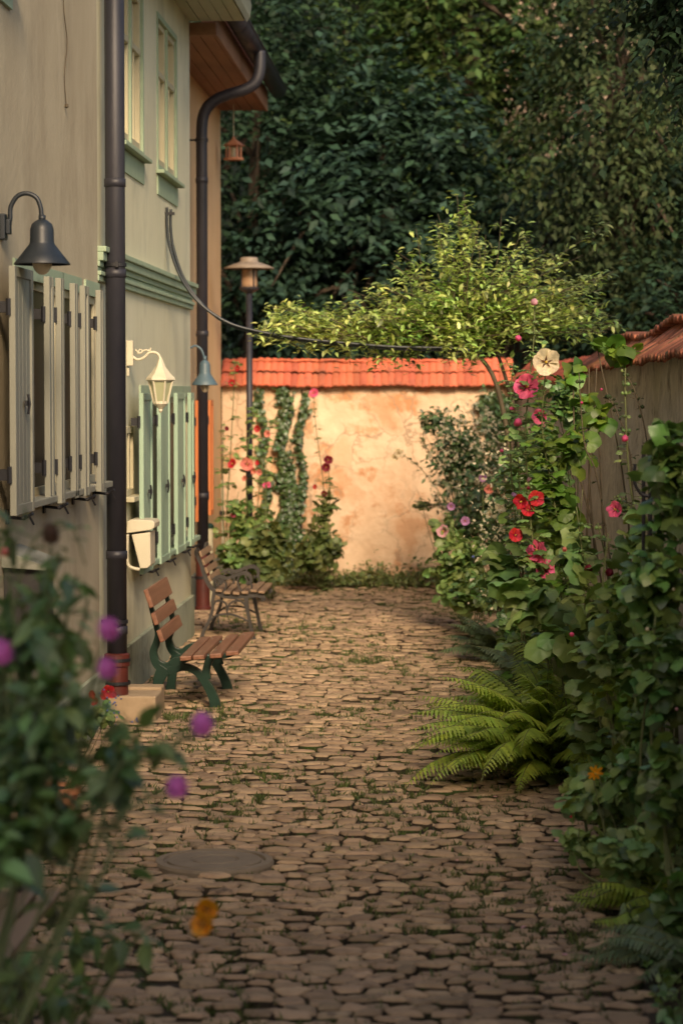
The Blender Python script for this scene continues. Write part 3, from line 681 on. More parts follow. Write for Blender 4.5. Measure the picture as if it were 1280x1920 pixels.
# ================================================================== WALL LAMPS
def bell_lamp(Y, xw, cpx, s_, arm_px, cap_top, rim_y, bulb_y, rr, label, m, wallz):
    """gooseneck bell lamp; all positions from the photo at distance Y"""
    c = at(cpx, rim_y, Y); root = empty('wall_lamp', (xw, Y, wallz), label, 'wall lamp', 'bell shaped wall lamps')
    ztop = at(cpx, cap_top, Y).z; H = ztop-c.z
    s = MB(); s.lathe((c.x, Y, c.z), [(rr*.93, .004), (rr, 0), (rr, .006), (rr*.75, H*.22), (rr*.46, H*.45), (rr*.43, H*.50), (rr*.42, H*.78), (rr*.36, H*.90), (rr*.22, H*.97), (.02, H)], 32)
    s.build('shade', m, root, smooth=True)
    b = MB(); rb = rr*.36; zb_ = at(cpx, bulb_y, Y).z
    b.lathe((c.x, Y, 0), [(.001, zb_)]+[(rb*math.sin(a), c.z+.02+(zb_-c.z-.02)*math.cos(a)) for a in np.linspace(.2, 1.57, 7)], 20); b.build('globe', M['opal'], root, smooth=True)
    a = MB(); pts = [(xw, Y, at(0, arm_px[0][1], Y).z)]+[at(px, py, Y) for px, py in arm_px]
    a.tube(spline(pts, 6), rr*.085, 10); a.build('arm', m, root, smooth=True)
    a = MB(); a.tube([at(cpx, cap_top+3, Y), at(cpx, cap_top-8, Y)], rr*.13, 12); a.build('collar', m, root, smooth=True)
    pz = at(0, arm_px[0][1], Y).z
    a = MB(); a.box(xw, xw+.03, Y-.045, Y+.045, pz-.07, pz+.07); a.box(xw+.03, xw+.055, Y-.03, Y+.03, pz-.04, pz+.04); a.build('wall_plate', m, root, bevel=.006)
    return root
bell_lamp(13.05, XN, 79, 347, ((14, 425), (19, 410), (20, 388), (32, 368), (50, 362), (68, 370), (76, 388), (78, 408)), 411, 496, 515, .152, 'large dark slate bell lamp on a swan neck above the nearest cream shutters', M['lamp_blue'], 3.2)
bell_lamp(22.95, XY, 384, 198, ((352, 652), (366, 648), (377, 655), (382, 668), (383, 676)), 675, 722, 736, .125, 'small blue grey bell lamp mounted at the corner in front of the far drainpipe', M['lamp_blue2'], 2.6)
# white lantern
YLn = 18.25
ln = empty('wall_lantern', (XC, YLn, at(243, 665, YLn).z), 'cream white hexagonal lantern hanging from a scrolled bracket above the mint shutters', 'lantern')
cl_ = at(301, 712, YLn)
a = MB(); a.boxr(at(244, 662, YLn)+Vector((.0, 0, 0)), (.05, .06, .19), Matrix.Identity(3)); a.tube([at(240, 690, YLn), at(240, 705, YLn)], .012, 8); a.build('wall_plate', M['white_plastic'], ln, bevel=.012)
a = MB(); a.tube(spline([at(248, 668, YLn), at(258, 674, YLn), at(270, 670, YLn), at(280, 661, YLn), at(292, 661, YLn), at(299, 668, YLn), at(301, 680, YLn)], 6), .011, 8)
a.tube(spline([at(254, 655, YLn), at(262, 662, YLn), at(272, 656, YLn), at(280, 657, YLn), at(283, 652, YLn)], 5), .007, 6); a.tube(spline([at(258, 664, YLn), at(262, 655, YLn), at(268, 658, YLn)], 4), .006, 6); a.build('arm', M['white_plastic'], ln, smooth=True)
a = MB(); z = lambda py: at(301, py, YLn).z-cl_.z
a.lathe(cl_, [(.095, z(715)), (.112, z(712)), (.108, z(708)), (.075, z(700)), (.040, z(688)), (.020, z(676)), (.012, z(670)), (0, z(668))], 6); a.build('roof', M['white_plastic'], ln)
a = MB(); a.lathe(cl_, [(.085, z(714)), (.047, z(755))], 6, ); a.build('pane', mat('lantern glass', (.35, .36, .22), None, 5, .08), ln)
a = MB()
for k in range(6):
    q = 2*math.pi*k/6; a.tube([(cl_.x+.090*math.cos(q), YLn+.090*math.sin(q), cl_.z+z(714)), (cl_.x+.052*math.cos(q), YLn+.052*math.sin(q), cl_.z+z(755))], .008, 6)
a.lathe(cl_, [(.055, z(752)), (.056, z(757)), (.03, z(763)), (.014, z(767)), (.016, z(770)), (.004, z(774))], 12); a.build('cage', M['white_plastic'], ln)

# letter box with roll holder, dark box, cable
bxp = empty('letter_box', (XC, 18.3, at(262, 1020, 18.2).z), 'ivory plastic letter box with a newspaper loop below the lantern', 'letter box')
YB = 18.15; P_ = lambda px, py, y=YB: at(px, py, y)
def slab(mb, pts_px, y0, y1):
    ps = [P_(px, py) for px, py in pts_px]; n = len(ps)
    mb.add([(p.x, y0, p.z) for p in ps]+[(p.x, y1, p.z) for p in ps], [tuple(range(n)), tuple(range(n, 2*n))[::-1]]+[(i, i+n, (i+1) % n+n, (i+1) % n) for i in range(n)])
a = MB(); slab(a, [(237, 1000), (238, 978), (246, 974), (286, 976), (290, 981), (289, 990), (281, 994)], YB, YB+.33); a.build('lid', M['white_plastic'], bxp, bevel=.006)
a = MB(); slab(a, [(246, 1003), (281, 998), (282, 1060), (275, 1066), (262, 1066)], YB+.015, YB+.31); a.build('body', M['white_plastic'], bxp, bevel=.006)
a = MB(); a.tube(spline([P_(239, 1002), P_(238, 1030), P_(239, 1055), P_(246, 1064), P_(262, 1068)], 5), .013, 8); a.build('newspaper_loop', M['white_plastic'], bxp, smooth=True)
a = MB(); slab(a, [(234, 1013), (238, 1010), (238, 1034), (234, 1032)], YB+.02, YB+.28); a.build('back_plate', M['white_plastic'], bxp)
db = empty('mail_box', (XN, 13.2, at(30, 1100, 13.2).z), 'dark anthracite box with pale sloping lid on the nearest wall behind the dahlias', 'mail box')
q0 = at(0, 1060, 13.2); a = MB(); a.box(XN, XN+.20, 13.05, 13.5, at(0, 1172, 13.2).z, at(0, 1062, 13.2).z); a.build('body', M['dark_box'], db, bevel=.006)
a = MB(); z0 = at(0, 1060, 13.2).z; a.add([(XN, 13.0, z0+.10), (XN+.24, 13.0, z0+.01), (XN+.24, 13.55, z0+.01), (XN, 13.55, z0+.10), (XN, 13.0, z0+.002), (XN+.24, 13.0, z0-.015), (XN+.24, 13.55, z0-.015), (XN, 13.55, z0+.002)], [(0,1,2,3),(4,7,6,5),(0,4,5,1),(1,5,6,2),(2,6,7,3),(3,7,4,0)]); a.build('lid', M['shut_cream'], db, bevel=.004)
cb = MB(); cb.tube(spline([atx(118, -60, XN+.01), atx(120, 20, XN+.012), atx(126, 80, XN+.014), atx(121, 140, XN+.01), atx(124, 195, XN+.012)], 6), .0035, 5); q = atx(125, 197, XN+.014); cb.lathe(q, [(0, .012), (.011, .008), (.013, -.01), (0, -.02)], 8)
setp(cb.build('cord', M['stem_dark']), 'thin brown cord dangling down the nearest beige wall', 'cord')
# black hoses arching from the house wall to the climber
YH = 20.7
root = empty('hose', (XC, YH, at(315, 400, YH).z), 'pair of black tubes sagging from the cream wall across the path into the climber', 'tube')
pth = ((314, 388), (314, 425), (320, 465), (340, 520), (375, 568), (425, 603), (480, 620), (560, 634), (650, 643), (740, 650), (830, 652), (880, 656), (920, 676), (955, 705), (985, 760))
for dx, dy, n_ in ((-1, 0, 12), (6, 2, 12)):
    a = MB(); a.tube(spline([at(px+dx*(1 if py < 600 else .3), py+dy+(2 if dx > 0 else 0), YH+.02*dx/6+(.0 if px < 900 else .2)) for px, py in pth[:n_]], 8), .013, 10); a.build('tube', M['hose'], root, smooth=True)
a = MB(); q = at(314, 400, YH); a.box(XC, q.x+.06, YH-.015, YH+.015, q.z-.012, q.z+.012); a.build('wall_clip', M['black_iron'], root)
# bird house
YB2 = 28.3
bh = empty('bird_feeder', at(438, 300, YB2), 'little red brown bird feeder hanging on a string from the ochre eaves', 'bird feeder')
c = at(438, 272, YB2); k = 1/157*1.0
a = MB(); a.lathe((c.x, YB2, c.z), [(.125, -.005), (.128, 0), (.02, .075), (.012, .10), (0, .105)], 6); a.build('roof', M['copper'], bh)
a = MB(); a.lathe((c.x, YB2, c.z-.17), [(0, 0), (.115, 0), (.115, .025), (0, .025)], 6)
for q in range(6): a.tube([(c.x+.085*math.cos(q*math.pi/3), YB2+.085*math.sin(q*math.pi/3), c.z-.15), (c.x+.085*math.cos(q*math.pi/3), YB2+.085*math.sin(q*math.pi/3), c.z)], .012, 6)
a.build('tray', M['copper'], bh)
a = MB(); a.tube([(c.x, YB2, c.z-.14), (c.x, YB2, c.z-.02)], .035, 8); a.build('seed_tube', M['cream_paint'], bh)
a = MB(); a.tube([(c.x, YB2, c.z+.09), (c.x, YB2, 5.64)], .005, 5); a.build('string', M['white_plastic'], bh)
# garden lamp post
YP = 27.4; lp = empty('lamp_post', at(467, 1110, YP)*1, 'dark garden lamp post with a wide flat hat in front of the tiled far wall', 'street lamp')
lp.location.z = 0; c0 = at(467, 500, YP); WL[lp] = Vector((c0.x, YP, 0)); lp.location = WL[lp]
a = MB(); a.tube([(c0.x, YP, 0), (c0.x, YP, at(467, 542, YP).z)], .036, 14); a.build('pole', M['pipe'], lp, smooth=True)
zz = lambda py: at(467, py, YP).z
a = MB(); a.lathe((c0.x, YP, 0), [(.28, zz(504)), (.288, zz(502)), (.20, zz(496)), (.11, zz(491)), (.10, zz(489)), (.10, zz(484)), (.085, zz(482)), (0, zz(481))], 32); a.build('hat', M['rust_hat'], lp, smooth=True)
a = MB(); a.lathe((c0.x, YP, 0), [(.09, zz(504)), (.095, zz(538))], 20); a.build('glass', mat('frosted lamp glass', (.32, .2, .12), None, 5, .2), lp, smooth=True)
a = MB(); a.lathe((c0.x, YP, 0), [(.075, zz(508)-.0), (.03, zz(512)), (.05, zz(530)), (.10, zz(536))], 16); 
for q in range(4): a.tube([(c0.x+.103*math.cos(q*math.pi/2+.6), YP+.103*math.sin(q*math.pi/2+.6), zz(504)), (c0.x+.103*math.cos(q*math.pi/2+.6), YP+.103*math.sin(q*math.pi/2+.6), zz(540))], .008, 6)
a.lathe((c0.x, YP, 0), [(.04, zz(550)), (.11, zz(542)), (.115, zz(538)), (0, zz(537))], 20); a.build('cage', M['pipe'], lp)

# ================================================================== BENCHES
def prof(cx, cy, s): return ((200+.28125*cx-850)/s, EYE-(960+.28125*cy-733)/s)
S1 = 259.6; K1 = .28125/S1; YG = F/S1
gb = empty('park_bench', (-1.9, YG+.6, 0), 'wooden bench with curved dark green iron ends and red brown slats beside the stone step', 'bench')
def frame1(y, idx):
    m = MB(); e = 0
    def bd(pts, tw=.052):
        nonlocal e
        sp = spline([(p[0], p[1], p[2]) for p in pts], 6); e += .0015
        P = [prof(p.x, p.y, S1) for p in sp]; m.band(P, [p.z*K1 for p in sp], y-tw/2-e, y+tw/2+e)
    bd([(268, 548, 24), (285, 640, 28), (312, 740, 34), (332, 820, 40), (322, 880, 46), (300, 950, 50), (322, 1020, 60), (375, 1055, 78), (440, 1050, 84)])
    bd([(380, 1050, 95), (345, 1110, 80), (325, 1190, 64), (318, 1260, 60), (312, 1318, 72)], .050)
    bd([(425, 1040, 80), (470, 1008, 62), (560, 985, 34), (700, 975, 36), (800, 966, 32), (888, 940, 14)], .048)
    bd([(400, 1078, 60), (470, 1052, 52), (530, 1050, 46), (590, 1078, 48), (645, 1140, 56), (690, 1220, 62), (712, 1280, 68), (715, 1318, 76)], .046)
    bd([(690, 972, 62), (668, 1020, 50), (655, 1080, 52), (660, 1130, 58)], .044)
    return m.build('bench_end', M['bench_green'], gb, bevel=.006)
frame1(YG, 0); frame1(YG+.95, 1)
ya, yb_ = YG-.24, YG+1.15
for (cx, w_, cy) in ((538, 76, 962), (625, 78, 955), (738, 80, 944), (848, 86, 926)):
    X, Z = prof(cx, cy, S1); m = MB(); m.boxr((X, (ya+yb_)/2+.02, Z-.006), (w_*K1, yb_-ya, .034), Matrix.Rotation(R(-4), 3, 'Y'))
    s_ = m.build('seat_slat', M['wood'], gb, bevel=.007)
    sc = MB()
    for yy in (YG, YG+.95):
        for dx in (-.02, .02): sc.lathe((X+dx, yy, Z+.011), [(.007, 0), (.006, .004), (0, .005)], 8)
    sc.build('screw', M['rust_hat'], s_)
for (cx, cy, hgt) in ((290, 572, 128), (330, 708, 84), (368, 822, 84)):
    X, Z = prof(cx, cy, S1); m = MB(); m.boxr((X, (ya+yb_)/2-.06, Z), (.034, 1.18, hgt*K1), Matrix.Rotation(R(-19), 3, 'Y'))
    m.build('back_slat', M['wood'], gb, bevel=.007)
for yy in (YG, YG+.95):   # rear posts carry the back slats
    pass
S2 = 203.9; K2 = .28125/S2; YI = F/S2
def iron_bench(label):
    ib = empty('iron_bench', (-2.1, YI+.45, 0), label, 'bench', 'cast iron garden benches')
    for y in (YI, YI+.85):
        m = MB(); e = 0
        def bd(pts, tw=.034):
            nonlocal e
            sp = spline([(p[0], p[1], p[2]) for p in pts], 6); e += .0012
            m.band([prof(p.x, p.y, S2) for p in sp], [p.z*K2 for p in sp], y-tw/2-e, y+tw/2+e)
        bd([(612, 262, 10), (596, 252, 20), (592, 285, 24), (622, 350, 26), (648, 430, 28), (685, 505, 28), (745, 555, 26), (830, 575, 26), (930, 566, 28), (1000, 560, 30), (1045, 580, 26), (1030, 600, 12)])
        bd([(712, 540, 26), (700, 600, 20), (698, 660, 20), (672, 740, 20), (640, 800, 22), (622, 862, 30)])
        bd([(925, 575, 30), (932, 650, 24), (945, 720, 22), (962, 800, 24), (975, 862, 32)])
        bd([(672, 745, 10), (720, 700, 12), (790, 690, 12), (860, 700, 12), (945, 740, 10)], .02)
        bd([(700, 640, 10), (730, 600, 12), (780, 610, 12), (800, 650, 10), (790, 672, 8)], .02)
        bd([(800, 665, 8), (815, 620, 12), (860, 598, 12), (905, 612, 12), (928, 660, 10)], .02)
        bd([(735, 700, 9), (740, 740, 9), (742, 770, 8)], .018)
        bd([(700, 455, 14), (745, 436, 22), (800, 448, 22), (860, 425, 22), (915, 412, 26), (950, 430, 24), (958, 465, 20), (940, 490, 12), (925, 475, 8)])
        bd([(760, 448, 12), (790, 485, 12), (780, 530, 12), (758, 560, 12)], .02)
        bd([(740, 500, 8), (720, 480, 9), (730, 455, 9), (762, 462, 8)], .018)
        bd([(880, 430, 12), (868, 470, 12), (885, 520, 12), (925, 545, 12), (960, 520, 12), (962, 480, 10)], .02)
        m.build('bench_end', M['bench_iron'], ib, bevel=.003)
    for cx, cy in ((745, 538), (800, 552), (860, 556), (920, 550), (978, 538), (1030, 546)):
        X, Z = prof(cx, cy, S2); m = MB(); m.boxr((X, YI+.425, Z+.012), (44*K2, .96, .024), Matrix.Rotation(R(3), 3, 'Y')); m.build('seat_slat', M['wood_pale'], ib, bevel=.004)
    for cx, cy in ((613, 285), (632, 340), (651, 396), (672, 450)):
        X, Z = prof(cx, cy, S2); m = MB(); m.boxr((X+.012, YI+.425, Z), (.022, .90, 40*K2), Matrix.Rotation(R(-20), 3, 'Y')); m.build('back_slat', M['wood_pale'], ib, bevel=.004)
    return ib
ib = iron_bench('weathered cast iron bench with scrolled arms standing in front of the far red standpipe')
ib2 = copy_tree(ib); ib2['label'] = 'close dark iron bench half hidden behind the dahlias at the lower left edge'
ib2.location = (-1.81, 8.0, 0); ib2.scale = (1.05, 1.5, 1.05)
# sandstone step
a = MB(); y0s, y1s = gnd(292, 1350).y, gnd(292, 1350).y+.55; x1s = gnd(292, 1350).x
sp_ = empty('stone_step', ((XC+x1s)/2, y0s+.3, 0), 'tan sandstone step block at the foot of the drainpipe', 'step')
a.box(XN+.035, x1s, y0s, y0s+.36, -.03, .165); a.build('lower_block', M['stone_step'], sp_, bevel=.012)
a = MB(); a.box(XN+.035, x1s-.004, y0s+.37, y1s, -.03, .185); a.build('rear_block', M['stone_step'], sp_, bevel=.012)

# ================================================================== PLANTS
def stem_tube(mb, pts, r0, r1, k=5, n=6):
    sp = spline(pts, k); m = len(sp); mb.tube(sp, [r0+(r1-r0)*i/(m-1) for i in range(m)], n); return sp
def basis(d):
    d = Vector(d).normalized(); a = Vector((0, 0, 1)) if abs(d.z) < .9 else Vector((1, 0, 0)); u = d.cross(a).normalized(); return d, u, d.cross(u)
def flower(root, p, r, m, kind='mallow', face=None):
    d, u, v = basis(face if face is not None else (random.uniform(-.8, .4), -1, random.uniform(-.2, .5))); p = Vector(p); mb = MB()
    if kind == 'mallow':
        np_ = 5; K = 5
        for q in range(np_):
            a0 = 2*math.pi*q/np_+random.uniform(-.05, .05); V = []; h0 = .12 if q % 2 else .0
            for i, t in enumerate((.06, .45, .8, 1.0)):
                for k in range(K+1):
                    a = a0+(k/K-.5)*2*math.pi/np_*1.28; rr = r*t*(1-.16*(abs(k/K-.5)*2)**2*(t > .7)+random.uniform(-.05, .05)*(t > .7))
                    z = r*(.50*t*t+h0+.20*math.cos(3*math.pi*(k/K-.5))*t*random.uniform(.1, 1.3)-.25*(t == 1.0)*random.random())
                    V.append(p+(u*math.cos(a)+v*math.sin(a))*rr+d*z)
            m_ = K+1; mb.add(V, [(i*m_+k, i*m_+k+1, (i+1)*m_+k+1, (i+1)*m_+k) for i in range(3) for k in range(K)])
    elif kind == 'pompon':
        for i in range(110):
            zf = 1-2*(i+.5)/110; a = i*2.39996; rr = math.sqrt(1-zf*zf); n_ = (d*zf+(u*math.cos(a)+v*math.sin(a))*rr)
            _, uu, vv = basis(n_); c = p+n_*r*.62; L_ = r*.42; w_ = r*.17*(.6+.6*(1-abs(zf)))
            e = (n_*.85-d*.25*(1 if zf > 0 else 0)+vv*.25).normalized()
            mb.add([c, c+e*L_*.6+uu*w_, c+e*L_+n_*.02*r, c+e*L_*.6-uu*w_, c+e*L_*.55+n_*w_*-.5], [(0, 1, 4), (1, 2, 4), (2, 3, 4), (3, 0, 4)])
        mb.lathe(p, [(0, -r*.72), (r*.5, -r*.52), (r*.7, 0), (r*.5, r*.52), (0, r*.72)], 10)
    elif kind == 'daisy':
        for q in range(8):
            a = 2*math.pi*q/8+random.uniform(-.15, .15); e = u*math.cos(a)+v*math.sin(a); t = d.cross(e); rr = r*random.uniform(.8, 1.05); dz = random.uniform(-.1, .35)
            mb.add([p, p+e*rr*.5+t*rr*.2+d*rr*dz*.4, p+e*rr*.95+t*rr*.12+d*rr*dz, p+e*rr*.95-t*rr*.12+d*rr*dz, p+e*rr*.5-t*rr*.2+d*rr*dz*.4], [(0, 1, 4), (1, 2, 3, 4)])
    elif kind == 'bud':
        V = []; K = 7
        for i, (rr, zz_) in enumerate(((.15, -.5), (.5, -.2), (.5, .2), (.38, .6), (.2, .9))):
            for k in range(K):
                a = 2*math.pi*k/K; V.append(p+(u*math.cos(a)+v*math.sin(a))*rr*r*(1+.15*(k % 2))+d*zz_*r)
        mb.add(V, [(i*K+k, i*K+(k+1) % K, (i+1)*K+(k+1) % K, (i+1)*K+k) for i in range(4) for k in range(K)]+[tuple(range(4*K, 5*K))])
    f = mb.build('flower', m, root, smooth=(kind in ('mallow', 'bud')))
    if kind in ('mallow', 'daisy') and r > .03:
        if kind == 'mallow':
            e_ = MB(); V = [p+d*r*.06]
            for q_ in range(10):
                a = math.pi*2*q_/10+.3; V.append(p+(u*math.cos(a)+v*math.sin(a))*r*(.52 if q_ % 2 else .16)+d*r*((.50*.27+.20) if q_ % 2 else .12))
            e_.add(V, [(0, i+1, (i+1) % 10+1) for i in range(10)]); e_.build('eye', M['P_dark'] if m != M['P_cream'] else M['P_brown'], f)
        s = MB(); q = p+d*r*.05; s.tube([q, q+d*r*.4], [r*.12, r*.08], 7); s.build('stamen', M['P_yellow'], f, smooth=True)
    return f
def blob_leaves(cl, blobs, L, T, out_w=.6, W=1., jitter=.45, toward=(0, -.22, 1.0)):
    """leaves through the volume of ellipsoids, denser at the shell; blob = (px,py,rx_px,ry_px,Y,ry_m,n)"""
    for (px, py, rx, ry, Y, dy, n) in blobs:
        c = np.array(at(px, py, Y)); s = F/Y
        q = rnd(n); q /= np.linalg.norm(q, axis=1)[:, None]; q *= (rng.uniform(0, 1, n)**.42)[:, None]
        # clumping
        k = max(3, n//22); cc = rnd(k); cc /= np.linalg.norm(cc, axis=1)[:, None]; cc *= rng.uniform(.5, 1, (k, 1))
        I = rng.integers(0, k, n); q = q*.55+cc[I]*.52+rnd(n, .09)
        P = c+q*np.array([rx/s, dy, ry/s]); P[:, 2] = np.maximum(P[:, 2], .03)
        D = q*out_w+rnd(n, jitter)+np.array([-.1, -.25, -.30]); N = q*.3+np.array(toward)+rnd(n, .50)
        cl.leaves(P, D, N, L*rng.uniform(.6, 1.25, n), T, W)
def fix_wall(P): return P
def plant(name, label, cat, base, stems, blobs, leafmat, L, T, flowers=(), group=None, stem_m='stem', sr=.009, W=1., stem_leaf=0, SL=.1, buds=True, fk='mallow', LT=None, jitter=.45, leafname='leaves', bsp=.03):
    """stems: pixel paths [(px,py)...] with distance Y, starting at base"""
    b = Vector(base); root = empty(name, b, label, cat, group)
    sm = MB(); cl = Cloud(); bud = Cloud(); hasb = False
    for (Y, path) in stems:
        pts = [b+Vector((random.uniform(-1, 1)*bsp, random.uniform(-1, 1)*bsp, 0))]+[at(px, py, Y) for px, py in path]; sp = stem_tube(sm, pts, sr, sr*.4)
        m = len(sp)
        if stem_leaf:
            n = int(stem_leaf*m/6); idx = rng.integers(0, int(m*.92), n)
            P = np.array([sp[i] for i in idx])+rnd(n, .012); f_ = idx/m
            a = rng.uniform(0, 2*math.pi, n); O = np.stack([np.cos(a), np.sin(a), rng.uniform(-.1, .5, n)], 1)
            Ls = SL*(1.15-f_*.95)*rng.uniform(.7, 1.2, n); pet = Ls*.8
            tips = P+O*pet[:, None]
            for i in range(n): sm.tube([P[i], tips[i]], .0022, 4, cap=False)
            cl.leaves(tips, O*.9+np.array([0, -.1, -.35]), np.array([0, -.2, 1.])+rnd(n, .33), Ls, LT or T)
        if buds:
            n = 16; idx = np.clip(rng.normal(.86, .10, n), .55, .99)*(m-1); P = np.array([sp[int(i)] for i in idx]); a = rng.uniform(0, 6.28, n)
            O = np.stack([np.cos(a), np.sin(a), np.full(n, .5)], 1); P2 = P+O*.018
            for i in range(n):
                bm_ = MB(); r_ = .011*random.uniform(.6, 1.1); bm_.lathe(P2[i], [(0, -r_), (r_, -r_*.3), (r_*.9, r_*.4), (0, r_*1.3)], 6); bud.mb(bm_)
            cl.leaves(P, O, np.tile([0, -.3, 1.], (n, 1)), np.full(n, .03), T_simple); hasb = True
    if blobs: blob_leaves(cl, blobs, L, T, W=W, jitter=jitter)
    # shoots to the blobs so that the leaves hang on something
    for (px, py, rx, ry, Y, dy, n) in blobs:
        c = at(px, py, Y); s = F/Y
        for _ in range(3 if n > 60 else 1):
            e = c+Vector((random.uniform(-.6, .6)*rx/s, random.uniform(-.6, .6)*dy, random.uniform(.1, .8)*ry/s)); stem_tube(sm, [b+Vector((random.uniform(-.05, .05), random.uniform(-.05, .05), 0)), (b*.4+c*.6)+Vector((random.uniform(-.1, .1), 0, -.05)), e], sr*.8, sr*.3, 4, 5)
    if sm.v: sm.build('stem', M[stem_m], root, smooth=True)
    if hasb:
        for v_, f_ in [(np.concatenate(bud.V), bud.F)]: cl.add(v_, f_)
    if cl.V: cl.build(leafname, M[leafmat], root)
    for fl in flowers:
        px, py, rp, mm = fl[:4]; fc_ = fl[6] if len(fl) > 6 else None; Y = fl[4] if len(fl) > 4 else (stems[0][0] if stems else blobs[0][4]); k_ = fl[5] if len(fl) > 5 else fk
        Yf = Y-.05; flower(root, at(px, py, Yf), rp/(F/Yf), M[mm], k_, fc_)
    return root

# ---- hollyhocks on the right (in focus)
G = 'hollyhocks along the right wall'
def gb_(px, py): return gnd(px, py)
plant('hollyhock', 'tall hollyhock beside the right wall with deep pink blooms high on its stem', 'hollyhock', (.72, 15.0, 0),
      [(15.0, [(1040, 1300), (1012, 1080), (985, 850), (992, 720), (1000, 640), (1002, 570)])], [(1035, 1010, 60, 110, 15.0, .2, 45)], 'L_holly', .15, T_lobe,
      [(989, 725, 25, 'P_pink', 15, 'mallow', (-.3, -1, .1)), (1001, 566, 13, 'P_pale', 15, 'bud'), (972, 634, 10, 'P_pink', 15, 'bud'), (1012, 781, 15, 'P_pink'), (970, 792, 15, 'P_pink', 15, 'bud'), (993, 900, 12, 'P_pale', 15, 'bud'), (1008, 803, 9, 'P_dark', 15, 'bud'), (1019, 798, 6, 'P_pale', 15, 'bud')], G, stem_leaf=44, SL=.115)
plant('hollyhock', 'hollyhock with one large cream bloom right above the wall coping corner', 'hollyhock', (.95, 14.6, 0),
      [(14.6, [(1100, 1240), (1060, 1060), (1035, 920), (1016, 800), (1022, 700), (1028, 655)])], [(1075, 830, 38, 70, 14.7, .15, 22), (1060, 950, 60, 90, 14.6, .2, 34)], 'L_lime', .15, T_lobe,
      [(1023, 679, 26, 'P_cream', 14.5, 'mallow', (.05, -1, .05))], G, stem_leaf=36, SL=.125)
plant('hollyhock', 'slim hollyhock with many round green buds at the left edge of the right bed', 'hollyhock', (.62, 15.4, 0),
      [(15.4, [(985, 1300), (972, 1050), (958, 880), (956, 760), (962, 680)]), (15.4, [(990, 1300), (980, 1080), (975, 930), (966, 800), (965, 760)])], [(950, 1075, 45, 50, 15.2, .15, 26)], 'L_holly', .16, T_lobe,
      [(963, 928, 11, 'P_lilac', 15.4, 'bud'), (940, 845, 7, 'P_pink', 15.4, 'bud'), (960, 765, 8, 'P_pink', 15.4, 'bud')], G, stem_leaf=22, SL=.13)
plant('hollyhock', 'hollyhock with a knot of dark red ruffled blooms and a big pink pair below', 'hollyhock', (.70, 14.2, 0),
      [(14.2, [(1040, 1330), (1015, 1150), (1000, 1030), (992, 950), (990, 905)])], [(990, 1110, 70, 60, 14.1, .2, 40), (1060, 1180, 60, 60, 14.0, .25, 36)], 'L_holly', .17, T_lobe,
      [(978, 940, 15, 'P_red'), (1004, 936, 16, 'P_red'), (990, 958, 13, 'P_red'), (990, 915, 7, 'P_dark', 14.2, 'bud'), (965, 1004, 14, 'P_red'), (1010, 1034, 22, 'P_pink'), (1018, 1068, 21, 'P_pink'), (1000, 1050, 16, 'P_pink'), (1020, 1006, 7, 'P_dark', 14.2, 'bud')], G, stem_leaf=34, SL=.13, fk='mallow')
plant('hollyhock', 'hollyhock with two nearly black red blooms low beside the pink ones', 'hollyhock', (.92, 13.4, 0),
      [(13.4, [(1140, 1350), (1118, 1180), (1095, 1060), (1080, 950)]), (13.4, [(1160, 1350), (1150, 1180), (1140, 1075), (1120, 980)])], [(1130, 1130, 70, 90, 13.3, .25, 60), (1085, 1030, 40, 50, 13.5, .15, 18)], 'L_holly', .14, T_lobe,
      [(1102, 1067, 15, 'P_dark', 13.4, 'bud'), (1142, 1073, 15, 'P_dark', 13.4, 'bud'), (1072, 1190, 8, 'P_pink', 13.2, 'bud'), (1058, 1030, 9, 'P_coral', 13.4, 'bud')], G, stem_leaf=30, SL=.13)
plant('hollyhock', 'thin hollyhock against the grey wall with two small pink blooms', 'hollyhock', (1.12, 13.0, 0),
      [(13.0, [(1240, 1300), (1205, 1050), (1180, 900), (1172, 760), (1172, 690)]), (13.0, [(1200, 1000), (1168, 960), (1150, 930)])], [(1190, 1000, 50, 60, 13, .1, 12)], 'L_holly', .12, T_lobe3,
      [(1171, 822, 13, 'P_pink', 13, 'bud'), (1155, 956, 17, 'P_pink', 13, 'mallow', (-.8, -1, .3)), (1127, 730, 5, 'P_pink', 13, 'bud'), (1090, 755, 5, 'P_pink', 13.5, 'bud')], G, stem_leaf=14, SL=.07)
# brown dry stalk plant against wall
plant('dry_seed_stalk', 'bare brown seed stalks leaning on the grey rendered wall', 'dry plant', (1.15, 14.0, 0), [(14.0, [(1215, 1100), (1215, 860), (1195, 750), (1172, 700)]), (14.0, [(1190, 1000), (1180, 850), (1150, 760), (1130, 745)]), (14.0, [(1160, 1150), (1120, 900), (1095, 830), (1085, 700)])], [], 'L_olive', .05, T_ov, (), None, 'stem_dark', .008, stem_leaf=6, SL=.04)
# twigs trained up the wall end
plant('climbing_vine', 'brown woody vine stems climbing at the far end of the grey wall', 'vine', (1.15, 15.6, 0), [(15.8, [(1110, 1150), (1100, 1000), (1112, 800), (1118, 690)]), (15.8, [(1120, 1150), (1112, 1000), (1080, 860), (1074, 700)])],
      [(1110, 770, 50, 40, 15.7, .12, 24), (1150, 655, 60, 18, 15.9, .15, 26), (1090, 700, 40, 25, 15.9, .15, 20)], 'L_lime', .12, T_lobe3, (), None, 'stem_dark', .012, buds=False)
